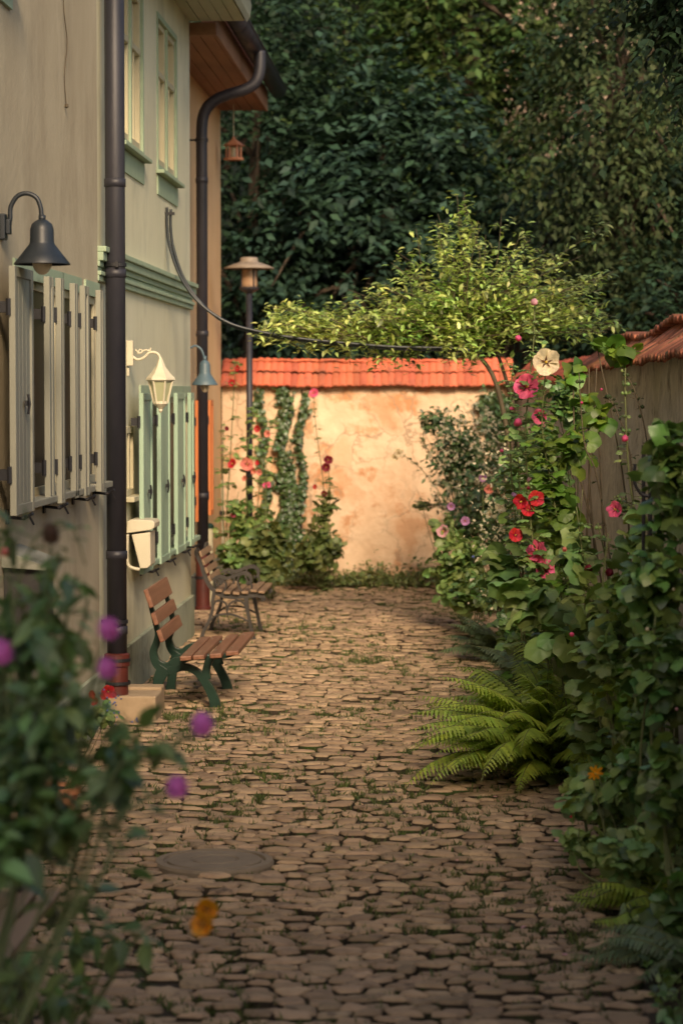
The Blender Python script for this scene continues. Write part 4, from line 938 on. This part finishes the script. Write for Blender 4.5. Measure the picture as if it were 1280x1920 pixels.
# ---- broad leafed creeper, right foreground
cr = [((1.02, 11.6, 0), 'dense dark creeper hanging on the wall at the right edge of the picture', [(1255, 900, 60, 130, 11.2, .25, 210), (1235, 1080, 70, 120, 11.2, .3, 240)], 'L_vine', .10),
      ((.92, 10.9, 0), 'leafy dark shrub below the creeper on the right, in front of the wall', [(1240, 1260, 75, 130, 10.9, .3, 230), (1200, 1420, 70, 110, 11.2, .3, 190)], 'L_vine', .095),
      ((.90, 11.9, 0), 'tangle of grey green hollyhock leaves above the large fern', [(1160, 1225, 70, 80, 12.4, .3, 190), (1165, 1320, 50, 60, 12.6, .25, 90)], 'L_holly', .115),
      ((.82, 11.0, 0), 'low clump of round nasturtium leaves around the orange flower at the right path edge', [(1120, 1500, 75, 60, 11.4, .25, 170), (1180, 1600, 80, 60, 10.6, .25, 190), (1085, 1575, 45, 30, 11.2, .15, 60)], 'L_holly', .085),
      ((1.0, 9.6, 0), 'shadowy foliage filling the lower right corner beside the path', [(1260, 1480, 50, 120, 10.0, .25, 190), (1265, 1700, 60, 90, 9.8, .2, 150)], 'L_vine', .10)]
fls = {3: [(1115, 1450, 17, 'P_orange', 11.2, 'daisy'), (1070, 1532, 5, 'P_red', 11.2, 'bud')], 1: [(1268, 1330, 6, 'P_pale', 10.7, 'bud'), (1213, 1180, 7, 'P_white', 10.7, 'bud'), (1262, 1105, 6, 'P_white', 10.7, 'bud')]}
for i, (b, lab, bl, lm, L_) in enumerate(cr):
    nm = ('creeper', 'shrub', 'hollyhock', 'nasturtium', 'shrub')[i]
    plant(nm, lab, nm, b, [(bl[0][4], [(bl[0][0]-20, bl[0][1]+60), (bl[0][0]-12, bl[0][1]-bl[0][3]*.8)])], bl, lm, L_, T_lobe if i in (2, 3) else T_lobe3, fls.get(i, ()), None, buds=False, sr=.011)
plant('bindweed', 'bright green heart leaved climber among the hollyhocks left of the creeper', 'climber', (.95, 12.6, 0), [(12.6, [(1180, 1300), (1130, 1150), (1140, 1000)])], [(1165, 1330, 50, 90, 12.2, .25, 80), (1165, 1120, 60, 90, 12.2, .25, 50), (1090, 1450, 30, 40, 12.0, .15, 26)], 'L_lime', .09, T_lobe3, (), None, buds=False)
# iron plant support
tr = empty('plant_support', (1.05, 12.2, 0), 'black iron plant support rods standing in the right bed', 'plant support')
for dx in (0, 22):
    a = MB(); a.tube([at(1206+dx*.5, 1500, 12.2), at(1206+dx*.6, 835, 12.2)], .011, 6); a.build('rod', M['black_iron'], tr)
a = MB(); a.tube(spline([at(1190, 870, 12.1), at(1188, 900, 12.1), at(1200, 925, 12.1), at(1215, 930, 12.1)], 4), .009, 6); a.build('hook', M['black_iron'], tr)

# ---- ferns
def fern(label, base, n, Lr, spread, m, npin=26, pw=.16, up=.75, az0=math.pi, azr=2.4, w=.24, name='fern', cat='fern'):
    root = empty(name, base, label, cat); b = Vector(base)
    st_ = MB(); cl = Cloud()
    for i in range(n):
        az = az0+random.uniform(-azr, azr); L_ = Lr*random.uniform(.65, 1.1); el = R(random.uniform(28, 80))*up+.1
        pts = []; p = b+Vector((random.uniform(-.06, .06), random.uniform(-.06, .06), 0)); el_c = el; K = 12
        drop = random.uniform(1.0, 1.7)
        for k in range(K+1):
            pts.append(p.copy()); e = el_c-drop*(k/K)**1.4; d = Vector((math.cos(az)*math.cos(e), math.sin(az)*math.cos(e), math.sin(e))); p = p+d*L_/K
            if p.z < .03: p.z = .03
        st_.tube(pts, [.0045-.003*k/K for k in range(K+1)], 5)
        P = []; D = []; N = []; Ls = []
        for q in range(npin*2):
            t = .14+.86*(q//2)/npin; f = t*K; k0 = min(K-1, int(f)); pp = pts[k0].lerp(pts[k0+1], f-k0); tg = (pts[k0+1]-pts[k0]).normalized()
            sd_ = tg.cross(Vector((0, 0, 1))).normalized()*(1 if q % 2 else -1); upn = sd_.cross(tg)*(1 if q % 2 else -1)
            if upn.z < 0: upn = -upn
            prof_ = math.sin(math.pi*min(1, (t-.05)*.62+.28))**.9*(1-t**5)
            P.append(pp); D.append(sd_+tg*.38-Vector((0, 0, .28+.25*random.random()))); N.append(upn+Vector((0, 0, .3))); Ls.append(max(.006, w*.5*L_/Lr*prof_*random.uniform(.9, 1.08)))
        cl.leaves(P, D, N, Ls, T_pinna, pw)
    st_.build('stalk', M['stem'], root); cl.build('fronds', M[m], root)
    return root
# a pinna with a toothed outline and drooping tip
V = [(0, 0, 0)]; Fp = []; K = 9
for k in range(1, K+1):
    t = k/K; wv = (1-t)**.75*.55+.03
    tooth = 1.0 if k % 2 else .45
    V += [(t, 0, -.30*t*t), (t+.05, wv*tooth, -.30*t*t-.02), (t+.05, -wv*tooth, -.30*t*t-.02)]
Fp += [(0, 1, 2), (0, 3, 1)]
for k in range(K-1):
    a = 1+3*k; Fp += [(a, a+3, a+4, a+1), (a, a+2, a+5, a+3)]
T_pinna = (np.array(V, float), [f for f in Fp])
fern('big bright green fern arching over the right edge of the cobbles', (.60, 14.35, 0), 105, 1.12, 1, 'L_fern', az0=math.pi+.25, azr=2.2, w=.29, pw=.36, npin=34, up=.95)
fern('smaller fern frond clump behind the big fern, reaching out toward the path', (.72, 15.6, 0), 14, .78, 1, 'L_fern', az0=math.pi, azr=.8, w=.22, pw=.38, npin=28, up=.6)
fern('fine feathery blue green fern in the middle of the right bed', (.62, 18.6, 0), 34, .62, 1, 'L_fern_blue', az0=math.pi, azr=1.8, w=.20, pw=.5, npin=22)
fern('second feathery fern just beyond the first, under the rose bush', (.45, 20.6, 0), 30, .60, 1, 'L_fern_blue', az0=math.pi, azr=1.8, w=.20, pw=.5, npin=20)
fern('yellowish fern sprawling in the lower right corner', (1.02, 10.6, 0), 22, .55, 1, 'L_fern', az0=math.pi+.3, azr=1.2, w=.16, pw=.5, npin=20, up=.5)
fern('dark fern tuft nearest the camera at the right path edge', (1.0, 9.6, 0), 22, .50, 1, 'L_fern_blue', az0=math.pi+.3, azr=1.2, w=.15, pw=.5, npin=20, up=.5)

# ---- middle right bushes
plant('rose_bush', 'rounded rose bush with tiny pale blossoms against the far wall corner', 'bush', (.25, 26.5, 0), [(26.5, [(880, 1000), (860, 850), (820, 770)])],
      [(870, 850, 75, 90, 26.4, .35, 1500), (900, 960, 75, 90, 25.6, .4, 1300), (930, 780, 40, 70, 27.3, .3, 600), (820, 790, 40, 30, 26.5, .2, 220)], 'L_mid', .078, T_ov, (), None, 'stem_dark', .012, buds=False)
bl = Cloud(); P = []
root_rb = [o for o in bpy.data.objects if o.get('label', '').startswith('rounded rose bush')][0]
for _ in range(520):
    a = random.uniform(0, 6.28); r_ = random.random()**.5; px = 880+78*r_*math.cos(a); py = 880+130*r_*math.sin(a); P.append(at(px, py, 25.9-random.random()*.5))
P = np.array(P); n = len(P)
for k in range(3): bl.leaves(P, rnd(n), np.array([0, -1., .4])+rnd(n, .4), rng.uniform(.015, .034, n), T_ov, 1.3)
bl.build('blossoms', M['P_white'], root_rb)
plant('mallow', 'pale green mallow with one cream bloom leaning left in front of the far wall', 'mallow', (-.02, 27.4, 0), [(27.4, [(900, 1020), (850, 960), (790, 880), (742, 845)]), (27.4, [(880, 960), (840, 900), (800, 840), (790, 820)]), (27.4, [(860, 970), (820, 950), (775, 940)])], [(810, 945, 50, 22, 27.3, .15, 60)], 'L_cover', .07, T_lobe3, [(747, 850, 9, 'P_cream', 27.4), (740, 857, 7, 'P_cream', 27.4)], None, stem_leaf=26, SL=.07)
plant('hollyhock', 'dark leaved hollyhock with lilac and pink blooms halfway down the right bed', 'hollyhock', (.1, 23.0, 0), [(23.0, [(880, 1080), (850, 1000), (835, 960)]), (23.0, [(900, 1080), (905, 980), (905, 890)])],
      [(860, 1060, 60, 80, 23, .35, 420), (900, 1120, 60, 45, 22.4, .35, 260), (830, 1000, 30, 40, 23.2, .2, 90)], 'L_holly', .10, T_lobe,
      [(832, 997, 13, 'P_pale'), (846, 949, 8, 'P_lilac'), (872, 977, 9, 'P_lilac'), (905, 895, 8, 'P_lilac'), (917, 917, 9, 'P_coral'), (887, 1044, 5, 'P_blue', 22.6, 'bud')], G, buds=True)
plant('rose_bush', 'loose bush with creamy blossom sprays behind the dark red hollyhock', 'bush', (.45, 20.3, 0), [(20.3, [(960, 1100), (950, 1000), (945, 880)])],
      [(940, 1000, 50, 80, 20.2, .35, 520), (955, 900, 30, 70, 20.4, .25, 260), (930, 1110, 50, 50, 19.8, .3, 330)], 'L_mid', .055, T_ov, [(935, 950, 10, 'P_white', 20.0), (918, 965, 8, 'P_white', 20.0), (948, 935, 7, 'P_white', 20.0)], None, 'stem_dark', buds=False)
rb2 = [o for o in bpy.data.objects if o.get('label', '').startswith('loose bush with creamy')][0]
bl = Cloud(); P = np.array([at(random.gauss(935, 28), random.gauss(990, 70), 19.85-random.random()*.4) for _ in range(260)]); n = len(P)
for k in range(2): bl.leaves(P, rnd(n), np.array([0, -1., .6])+rnd(n, .4), rng.uniform(.015, .034, n), T_ov, 1.2)
bl.build('blossoms', M['P_white'], rb2)
plant('shrub', 'dark green leafy shrub at the wall corner behind the slim budded hollyhock', 'shrub', (.95, 19.5, 0), [(19.5, [(1020, 1100), (1020, 900), (1030, 760)])],
      [(1010, 880, 60, 130, 18.8, .3, 520), (1030, 1080, 70, 110, 17.5, .4, 520), (990, 1180, 60, 60, 17.2, .35, 260), (1065, 760, 45, 60, 18.8, .25, 200)], 'L_vine', .085, T_lobe3, (), None, buds=False)

# ---- climber over the hoses
tc_ = empty('climbing_rose', (.55, 21.2, 0), 'big yellow green climbing rose spilling over the sagging tubes above the far wall', 'climbing rose')
sm = MB(); cl = Cloud()
b = Vector((.55, 21.2, 0)); stem_tube(sm, [b, at(960, 900, 21.2), at(930, 720, 21.1), at(880, 650, 21)], .028, .016, 6, 8); stem_tube(sm, [b, at(985, 900, 21.3), at(945, 700, 21.2), at(900, 600, 21.1)], .022, .012, 6, 8)
hub = [(880, 650), (900, 620), (860, 620), (820, 640)]
twigs = [((870, 360), 1), ((865, 420), 1), ((740, 470), 1), ((820, 400), 1), ((815, 455), 1), ((750, 510), 1), ((720, 530), 1), ((1150, 508), 1), ((1165, 605), 1), ((1100, 560), 1), ((1020, 460), 1), ((980, 430), 1), ((940, 400), 1), ((910, 440), 1),
         ((500, 600), 2), ((540, 580), 2), ((480, 632), 2), ((600, 590), 2), ((650, 570), 2), ((560, 640), 2), ((700, 590), 2), ((620, 640), 2), ((640, 620), 2), ((580, 600), 2), ((540, 645), 2), ((1060, 610), 1), ((1110, 620), 1), ((1000, 520), 1), ((800, 520), 1), ((850, 480), 1), ((770, 560), 1), ((1050, 520), 1)]
for _ in range(48): twigs.append(((random.gauss(915, 85), random.gauss(540, 60)), 1))
twigs += [((px+random.gauss(0, 9), py+random.gauss(0, 9)), 1) for px, py in ((870, 372), (862, 400), (820, 410), (826, 440), (740, 482), (750, 520), (905, 425), (990, 440), (1015, 470), (1148, 515), (1110, 540), (1160, 606), (1090, 590)) for _ in range(2)]
for _ in range(90): twigs.append(((random.uniform(485, 860), random.gauss(608, 20)), 2))
for _ in range(40): twigs.append(((random.gauss(760, 50), random.gauss(575, 22)), 1))
for _ in range(44): twigs.append(((random.uniform(980, 1150), random.gauss(575, 36)), 1))
for _ in range(26): twigs.append(((random.uniform(640, 900), random.uniform(660, 690)), 3))
for (tx_, ty_), k in twigs:
    Y = 21+random.uniform(-.45, .5)
    if k == 1: s0 = at(*random.choice(hub), 21)
    elif k == 2: s0 = at(min(870, tx_+random.uniform(60, 160)), 640+random.uniform(0, 12), 20.8)
    else: s0 = at(tx_+random.uniform(-20, 40), 635, 20.8)
    e = at(tx_, ty_, Y); mid = (s0+e)/2+Vector((random.uniform(-.08, .08), random.uniform(-.1, .1), -.02+(.10 if k == 2 else .05)))
    sp = stem_tube(sm, [s0, mid, e], .006, .002, 6, 4)
    n = int(14+(e-s0).length*44); idx = (rng.uniform(.12, 1, n)*(len(sp)-1)).astype(int); P = np.array([sp[i] for i in idx])+rnd(n, .045)
    D = rnd(n, .6)+np.array([0, -.1, -.05]); D[:, 0] *= 2.0; D[:, 2] *= .6
    cl.leaves(P, D, np.array([0, -.12, 1.])+rnd(n, .24), rng.uniform(.045, .085, n), T_ov, .85)
sm.build('stem', M['stem_dark'], tc_, smooth=True); cl.build('leaves', M['L_rose'], tc_)

# ---- left group in front of the far wall
G2 = 'hollyhocks in front of the far wall'
def lf(px, py, r_, m, k='mallow'): return (px, py, r_, m, 27.0, k)
plant('hollyhock', 'hollyhock with small scarlet blooms tight against the ochre house corner', 'hollyhock', (-2.45, 27.0, 0), [(27.0, [(425, 1000), (432, 850), (440, 700), (438, 680)]), (27, [(420, 1000), (418, 860), (420, 790)])], [(440, 960, 26, 60, 27, .2, 50)], 'L_holly', .10, T_lobe,
      [lf(434, 717, 7, 'P_red'), lf(446, 690, 6, 'P_red'), lf(437, 870, 10, 'P_red'), lf(426, 803, 5, 'P_dark')], G2, stem_leaf=30, SL=.10)
plant('hollyhock', 'hollyhock with coral pink blooms behind the scrolled iron bench', 'hollyhock', (-2.2, 27.1, 0), [(27.1, [(465, 1000), (462, 860), (475, 780), (470, 765)]), (27.1, [(480, 1000), (490, 880), (505, 800), (510, 790)])], [(470, 990, 40, 60, 27, .25, 120), (450, 1050, 45, 35, 26.6, .25, 120)], 'L_holly', .11, T_lobe,
      [lf(463, 871, 13, 'P_coral'), lf(483, 804, 7, 'P_red'), lf(502, 813, 7, 'P_coral'), lf(476, 882, 7, 'P_coral'), lf(483, 868, 5, 'P_red'), lf(500, 910, 8, 'P_pink'), lf(459, 897, 6, 'P_coral'), lf(437, 965, 6, 'P_pink'), lf(486, 886, 6, 'P_coral')], G2, stem_leaf=34, SL=.11)
plant('hollyhock', 'leafy yellow green hollyhock clump spilling onto the cobbles past the iron bench', 'hollyhock', (-2.0, 26.6, 0), [(26.6, [(500, 1020), (498, 930), (500, 860)])], [(500, 1030, 45, 55, 26.5, .35, 240), (505, 1075, 30, 22, 25.8, .25, 90), (445, 1040, 40, 45, 26.8, .3, 130)], 'L_cover', .12, T_lobe, [lf(515, 1082, 9, 'P_coral')], G2, stem_leaf=16, SL=.1)
plant('hollyhock', 'lone hollyhock with dark red blooms standing before the sunlit far wall', 'hollyhock', (-1.52, 27.8, 0), [(27.8, [(605, 1040), (608, 930), (592, 800), (588, 740)]), (27.8, [(608, 1040), (618, 950), (615, 870), (613, 860)])], [(600, 1020, 48, 45, 27.7, .3, 260), (610, 955, 24, 40, 27.8, .15, 50), (575, 1050, 45, 25, 27.4, .25, 110)], 'L_cover', .105, T_lobe,
      [(589, 737, 9, 'P_pink', 27.8), (583, 740, 5, 'P_coral', 27.8), (615, 863, 9, 'P_dark', 27.8), (611, 876, 9, 'P_dark', 27.8), (608, 925, 6, 'P_dark', 27.8), (591, 913, 5, 'P_red', 27.8)], G2, stem_leaf=26, SL=.08)
def ivy(label, strips, n, base):
    root = empty('ivy', base, label, 'ivy'); cl = Cloud(); sm = MB()
    for (x0, y0, x1, y1, wd) in strips:
        t = rng.uniform(0, 1, n); px = x0+(x1-x0)*t+rng.normal(0, wd*.42, n)+6*np.sin(t*14+x0); py = y0+(y1-y0)*t
        P = np.array([at(a, c_, YF-.02-random.random()*.13) for a, c_ in zip(px, py)]); k = len(P)
        cl.leaves(P, np.array([0, -.25, -.9])+rnd(k, .45), np.array([0, -1, .55])+rnd(k, .3), rng.uniform(.045, .085, k), T_lobe3)
        sm.tube([at(x0+(x1-x0)*u_+3*math.sin(u_*17), y0+(y1-y0)*u_, YF-.03) for u_ in np.linspace(0, 1, 14)], .012, 5)
    sm.build('stem', M['stem_dark'], root); cl.build('leaves', M['L_ivy'], root)
ivy('broad ivy column climbing the far wall to the tiles', [(528, 725, 545, 1070, 17), (538, 880, 545, 1070, 24)], 620, (-2.0, YF-.1, 0))
ivy('narrow ivy strand beside the broad ivy column on the far wall', [(566, 730, 562, 1050, 8)], 300, (-1.8, YF-.1, 0))
ivy('thin ivy strand behind the lamp post on the far wall', [(487, 728, 500, 960, 9)], 220, (-2.2, YF-.1, 0))
ivy('ivy patch hanging over the right end of the far wall', [(935, 735, 940, 900, 22), (905, 740, 915, 800, 14)], 260, (.5, YF-.1, 0))
# low cover at the foot of the far wall
cl = Cloud(); n = 3000; P = np.stack([rng.uniform(-2.4, .3, n), YF-.10-np.abs(rng.normal(0, .30, n)), np.zeros(n)], 1)
P[:, 2] = .02+np.abs(rng.normal(0, .08, n))*(1.0+.9*np.sin(P[:, 0]*5)**2)*np.clip(1-(YF-P[:, 1])*.6, .15, 1)
cl.leaves(P, rnd(n), np.array([0, -.4, .9])+rnd(n, .4), rng.uniform(.03, .075, n), T_ov)
setp(cl.build('ground_cover', M['L_cover']), 'low yellow green plants along the foot of the far wall', 'ground cover', kind='stuff')
cl = Cloud(); n = 5200; yy = rng.uniform(8.5, 27, n); P = np.stack([np.array([right_edge(v) for v in yy])+.12+rng.uniform(0, 1, n)*.45, yy, np.abs(rng.normal(0, .05, n))], 1)
cl.leaves(P, rnd(n), np.array([0, -.4, .9])+rnd(n, .4), rng.uniform(.03, .07, n), T_ov)
setp(cl.build('ground_cover', M['L_vine']), 'dark low plants covering the soil of the right bed', 'ground cover', kind='stuff')

# ---- foreground left: dahlias, geraniums, calendula
plant('dahlia', 'blurred dahlia bush with magenta pompon blooms closest to the camera on the left', 'dahlia', (-1.55, 6.0, 0),
      [(6.0, [(120, 1700), (150, 1400), (178, 1260), (200, 1180)]), (6.0, [(130, 1700), (165, 1420), (195, 1255)]), (5.9, [(140, 1700), (215, 1450), (300, 1420), (378, 1360)]), (5.9, [(150, 1700), (200, 1560), (270, 1500), (330, 1478)]), (6.2, [(40, 1600), (20, 1400), (5, 1225)]),
       (6.4, [(60, 1500), (80, 1300), (92, 1100), (96, 1005)]), (6.4, [(60, 1500), (110, 1250), (130, 1130), (145, 1080)]), (6.3, [(30, 1400), (25, 1150), (10, 1060)]), (6.4, [(60, 1500), (100, 1300), (150, 1190), (165, 1120)])],
      [(50, 1420, 105, 115, 6.2, .3, 220), (100, 1310, 95, 80, 6.1, .25, 100), (30, 1560, 90, 80, 6.0, .25, 190), (190, 1430, 70, 70, 6.0, .2, 60), (30, 1220, 60, 90, 6.3, .2, 70), (120, 1540, 60, 60, 6.0, .2, 70), (120, 1190, 80, 60, 6.3, .2, 40), (100, 1070, 50, 50, 6.4, .15, 12), (265, 1400, 55, 60, 5.9, .1, 22), (10, 1840, 40, 50, 6.6, .2, 40)],
      'L_dahlia', .085, T_ov, [(203, 1178, 25, 'P_magenta', 6.0), (200, 1252, 23, 'P_magenta', 6.0), (379, 1357, 26, 'P_magenta', 5.9), (332, 1475, 25, 'P_magenta', 5.9), (2, 1222, 28, 'P_magenta', 6.2), (95, 1000, 22, 'P_brown', 6.4, 'pompon'), (112, 1050, 10, 'P_brown', 6.4, 'bud'), (8, 1035, 16, 'P_coral', 6.4, 'bud'), (145, 1120, 8, 'P_brown', 6.4, 'bud')], None, 'stem', .008, W=.85, bsp=.28, fk='pompon', buds=False, stem_leaf=7, SL=.085, LT=T_ov)
plant('dahlia', 'taller dahlia stems with drooping grey leaves in the upper left of the flower bush', 'dahlia', (-1.75, 6.5, 0),
      [(6.6, [(0, 1500), (20, 1200), (60, 1020), (130, 985), (160, 1060)]), (6.6, [(20, 1500), (50, 1250), (15, 985)])], [(40, 1000, 45, 22, 6.6, .1, 10), (60, 1150, 60, 80, 6.6, .15, 34), (15, 1330, 50, 90, 6.6, .2, 80)], 'L_dahlia', .09, T_ov, (), None, 'stem', .005, W=.8, buds=False, stem_leaf=5, SL=.08, LT=T_ov)
plant('calendula', 'low calendula with one orange bloom in front of the dahlias', 'calendula', (-1.35, 7.1, 0), [(6.9, [(230, 1800), (300, 1730), (350, 1715), (384, 1712)]), (6.9, [(200, 1800), (180, 1740), (130, 1720)])],
      [(150, 1760, 90, 45, 7.0, .2, 40), (260, 1750, 50, 30, 6.9, .15, 12), (110, 1860, 70, 50, 7.2, .2, 36), (170, 1690, 40, 30, 7.0, .2, 14)], 'L_dahlia', .085, T_ov, [(387, 1704, 22, 'P_orange', 6.9, 'mallow'), (383, 1735, 25, 'P_orange', 6.85, 'mallow')], None, 'stem', .005, buds=False, W=.8)
gp = plant('geranium', 'red geranium with blue lobelia at the foot of the thick drainpipe', 'geranium', (-2.15, 12.9, 0), [(12.9, [(195, 1340), (200, 1310)])], [(195, 1335, 30, 22, 12.9, .12, 90), (150, 1350, 40, 30, 12.7, .15, 80)], 'L_holly', .06, T_lobe3,
      [(203, 1297, 13, 'P_red', 12.8), (196, 1305, 8, 'P_red', 12.8), (211, 1302, 8, 'P_red', 12.8), (174, 1302, 8, 'P_red', 12.8), (178, 1315, 8, 'P_red', 12.8)]+[(random.gauss(212, 16), random.gauss(1318, 13), 3.5, 'P_blue', 12.75, 'bud') for _ in range(16)]+[(random.gauss(258, 6), random.gauss(1350, 5), 3.5, 'P_blue', 12.75, 'bud') for _ in range(4)], None, buds=False, sr=.004)
pot = empty('flower_pot', (-2.15, 12.9, 0), 'brown clay pot holding the red geranium by the drainpipe', 'flower pot')
a = MB(); a.lathe((-2.15, 12.9, 0), [(0, 0), (.10, 0), (.13, .13), (.145, .13), (.145, .165), (.125, .165), (.115, .14), (0, .14)], 20); a.build('pot_body', M['copper'], pot)
a = MB(); a.lathe((-2.15, 12.9, 0), [(.114, .145), (.06, .15), (0, .15)], 16); a.build('soil', M['bed'], pot)

# ================================================================== TREES
def tree(label, base, crown, rad, nclu, m, L=.13, T=T_simple, nper=7, spread=.34, trunk_r=.18, name='tree', cat='tree', gp_='trees behind the garden walls', lo=.35, core=True, droop=.5):
    b = Vector(base); c = np.array(crown); root = empty(name, b, label, cat, gp_)
    tr_ = MB(); top = Vector(crown)+Vector((0, 0, rad[2]*.6)); sp = stem_tube(tr_, [b, b.lerp(Vector(crown), .5)+Vector((random.uniform(-.2, .2), 0, 0)), Vector(crown), top], trunk_r, trunk_r*.25, 5, 9)
    tips = []
    for i in range(16):
        s0 = sp[int(len(sp)*random.uniform(.35, .85))]; q = rnd(1)[0]; q /= np.linalg.norm(q); e = Vector(c+q*np.array(rad)*random.uniform(.55, .95))
        stem_tube(tr_, [s0, (s0+e)/2+Vector((0, 0, random.uniform(.1, .5))), e], trunk_r*.35, .012, 5, 6); tips.append(e)
    tr_.build('trunk', M['bark'], root, smooth=True)
    cl = Cloud()
    k = max(12, nclu//28); cc = rnd(k); cc /= np.linalg.norm(cc, axis=1)[:, None]; cc *= rng.uniform(.5, 1, (k, 1))
    I = rng.integers(0, k, nclu); q = cc[I]+rnd(nclu, .115)*np.array([1.25, 1, .8])
    q = np.where((rng.random(nclu) < .16)[:, None], rnd(nclu, .5), q)
    P = c+q*np.array(rad); P[:, 2] = np.maximum(P[:, 2], lo)
    out = q*np.array([1, 1, .6])+np.array([0, -.2, 0])+rnd(nclu, .3)
    sprays(cl, P, out, nper, L, T, spread, droop)
    cl.build('crown', M[m], root)
    return root
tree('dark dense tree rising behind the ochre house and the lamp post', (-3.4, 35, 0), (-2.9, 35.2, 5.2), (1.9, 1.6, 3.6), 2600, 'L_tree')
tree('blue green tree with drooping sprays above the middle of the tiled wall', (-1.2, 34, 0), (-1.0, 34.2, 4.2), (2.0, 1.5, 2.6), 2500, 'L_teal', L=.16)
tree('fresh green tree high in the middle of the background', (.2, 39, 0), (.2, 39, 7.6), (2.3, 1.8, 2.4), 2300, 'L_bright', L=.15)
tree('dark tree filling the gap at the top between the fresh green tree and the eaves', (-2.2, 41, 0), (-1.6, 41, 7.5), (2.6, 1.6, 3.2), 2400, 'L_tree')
tree('tall olive yellow tree with pendulous branches on the right', (2.4, 31, 0), (2.1, 31, 5.3), (1.15, 1.1, 2.9), 2300, 'L_olive', L=.10, spread=.30, droop=.9)
tree('blue green tree at the right edge behind the grey wall', (4.0, 32, 0), (3.3, 32, 4.6), (1.4, 1.4, 2.5), 2000, 'L_teal', L=.14)
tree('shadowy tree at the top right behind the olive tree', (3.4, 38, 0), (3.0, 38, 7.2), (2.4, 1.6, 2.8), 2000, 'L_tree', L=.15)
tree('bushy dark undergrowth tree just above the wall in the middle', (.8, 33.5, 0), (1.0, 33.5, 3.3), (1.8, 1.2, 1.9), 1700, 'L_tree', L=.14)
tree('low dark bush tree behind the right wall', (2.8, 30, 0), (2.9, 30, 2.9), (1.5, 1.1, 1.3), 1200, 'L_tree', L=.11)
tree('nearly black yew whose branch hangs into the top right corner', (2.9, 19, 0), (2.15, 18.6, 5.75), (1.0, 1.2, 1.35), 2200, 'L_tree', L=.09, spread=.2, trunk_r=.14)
tree('big unseen tree added behind the camera to shade the near path', (3.2, -8, 0), (3.0, -6.8, 6.5), (6.5, 2.6, 4.8), 3000, 'L_tree', L=.75, nper=5, spread=1.1, trunk_r=.35, gp_=None)  # invented sun blocker outside the view, darkens the foreground
# ruined stone building among the trees
ru = empty('stone_building', (3.6, 44, 0), 'pinkish stone building glimpsed through the leaves at the upper right', 'building')
w = MB(); w.box(.9, 6.5, 44, 47, 0, 11.5); w.build('wall', M['far_stone'], ru)
for x, z in ((1.6, 8), (3.4, 8), (5.0, 8), (3.4, 5), (5, 5)):
    f_ = MB(); f_.box(x-.35, x+.35, 43.97, 44.01, z-.55, z+.55); o = f_.build('window', M['far_stone'], ru, bevel=.01)
    f_ = MB(); f_.box(x-.27, x+.27, 43.955, 43.968, z-.47, z+.47); f_.build('pane', M['glass_dark'], o)
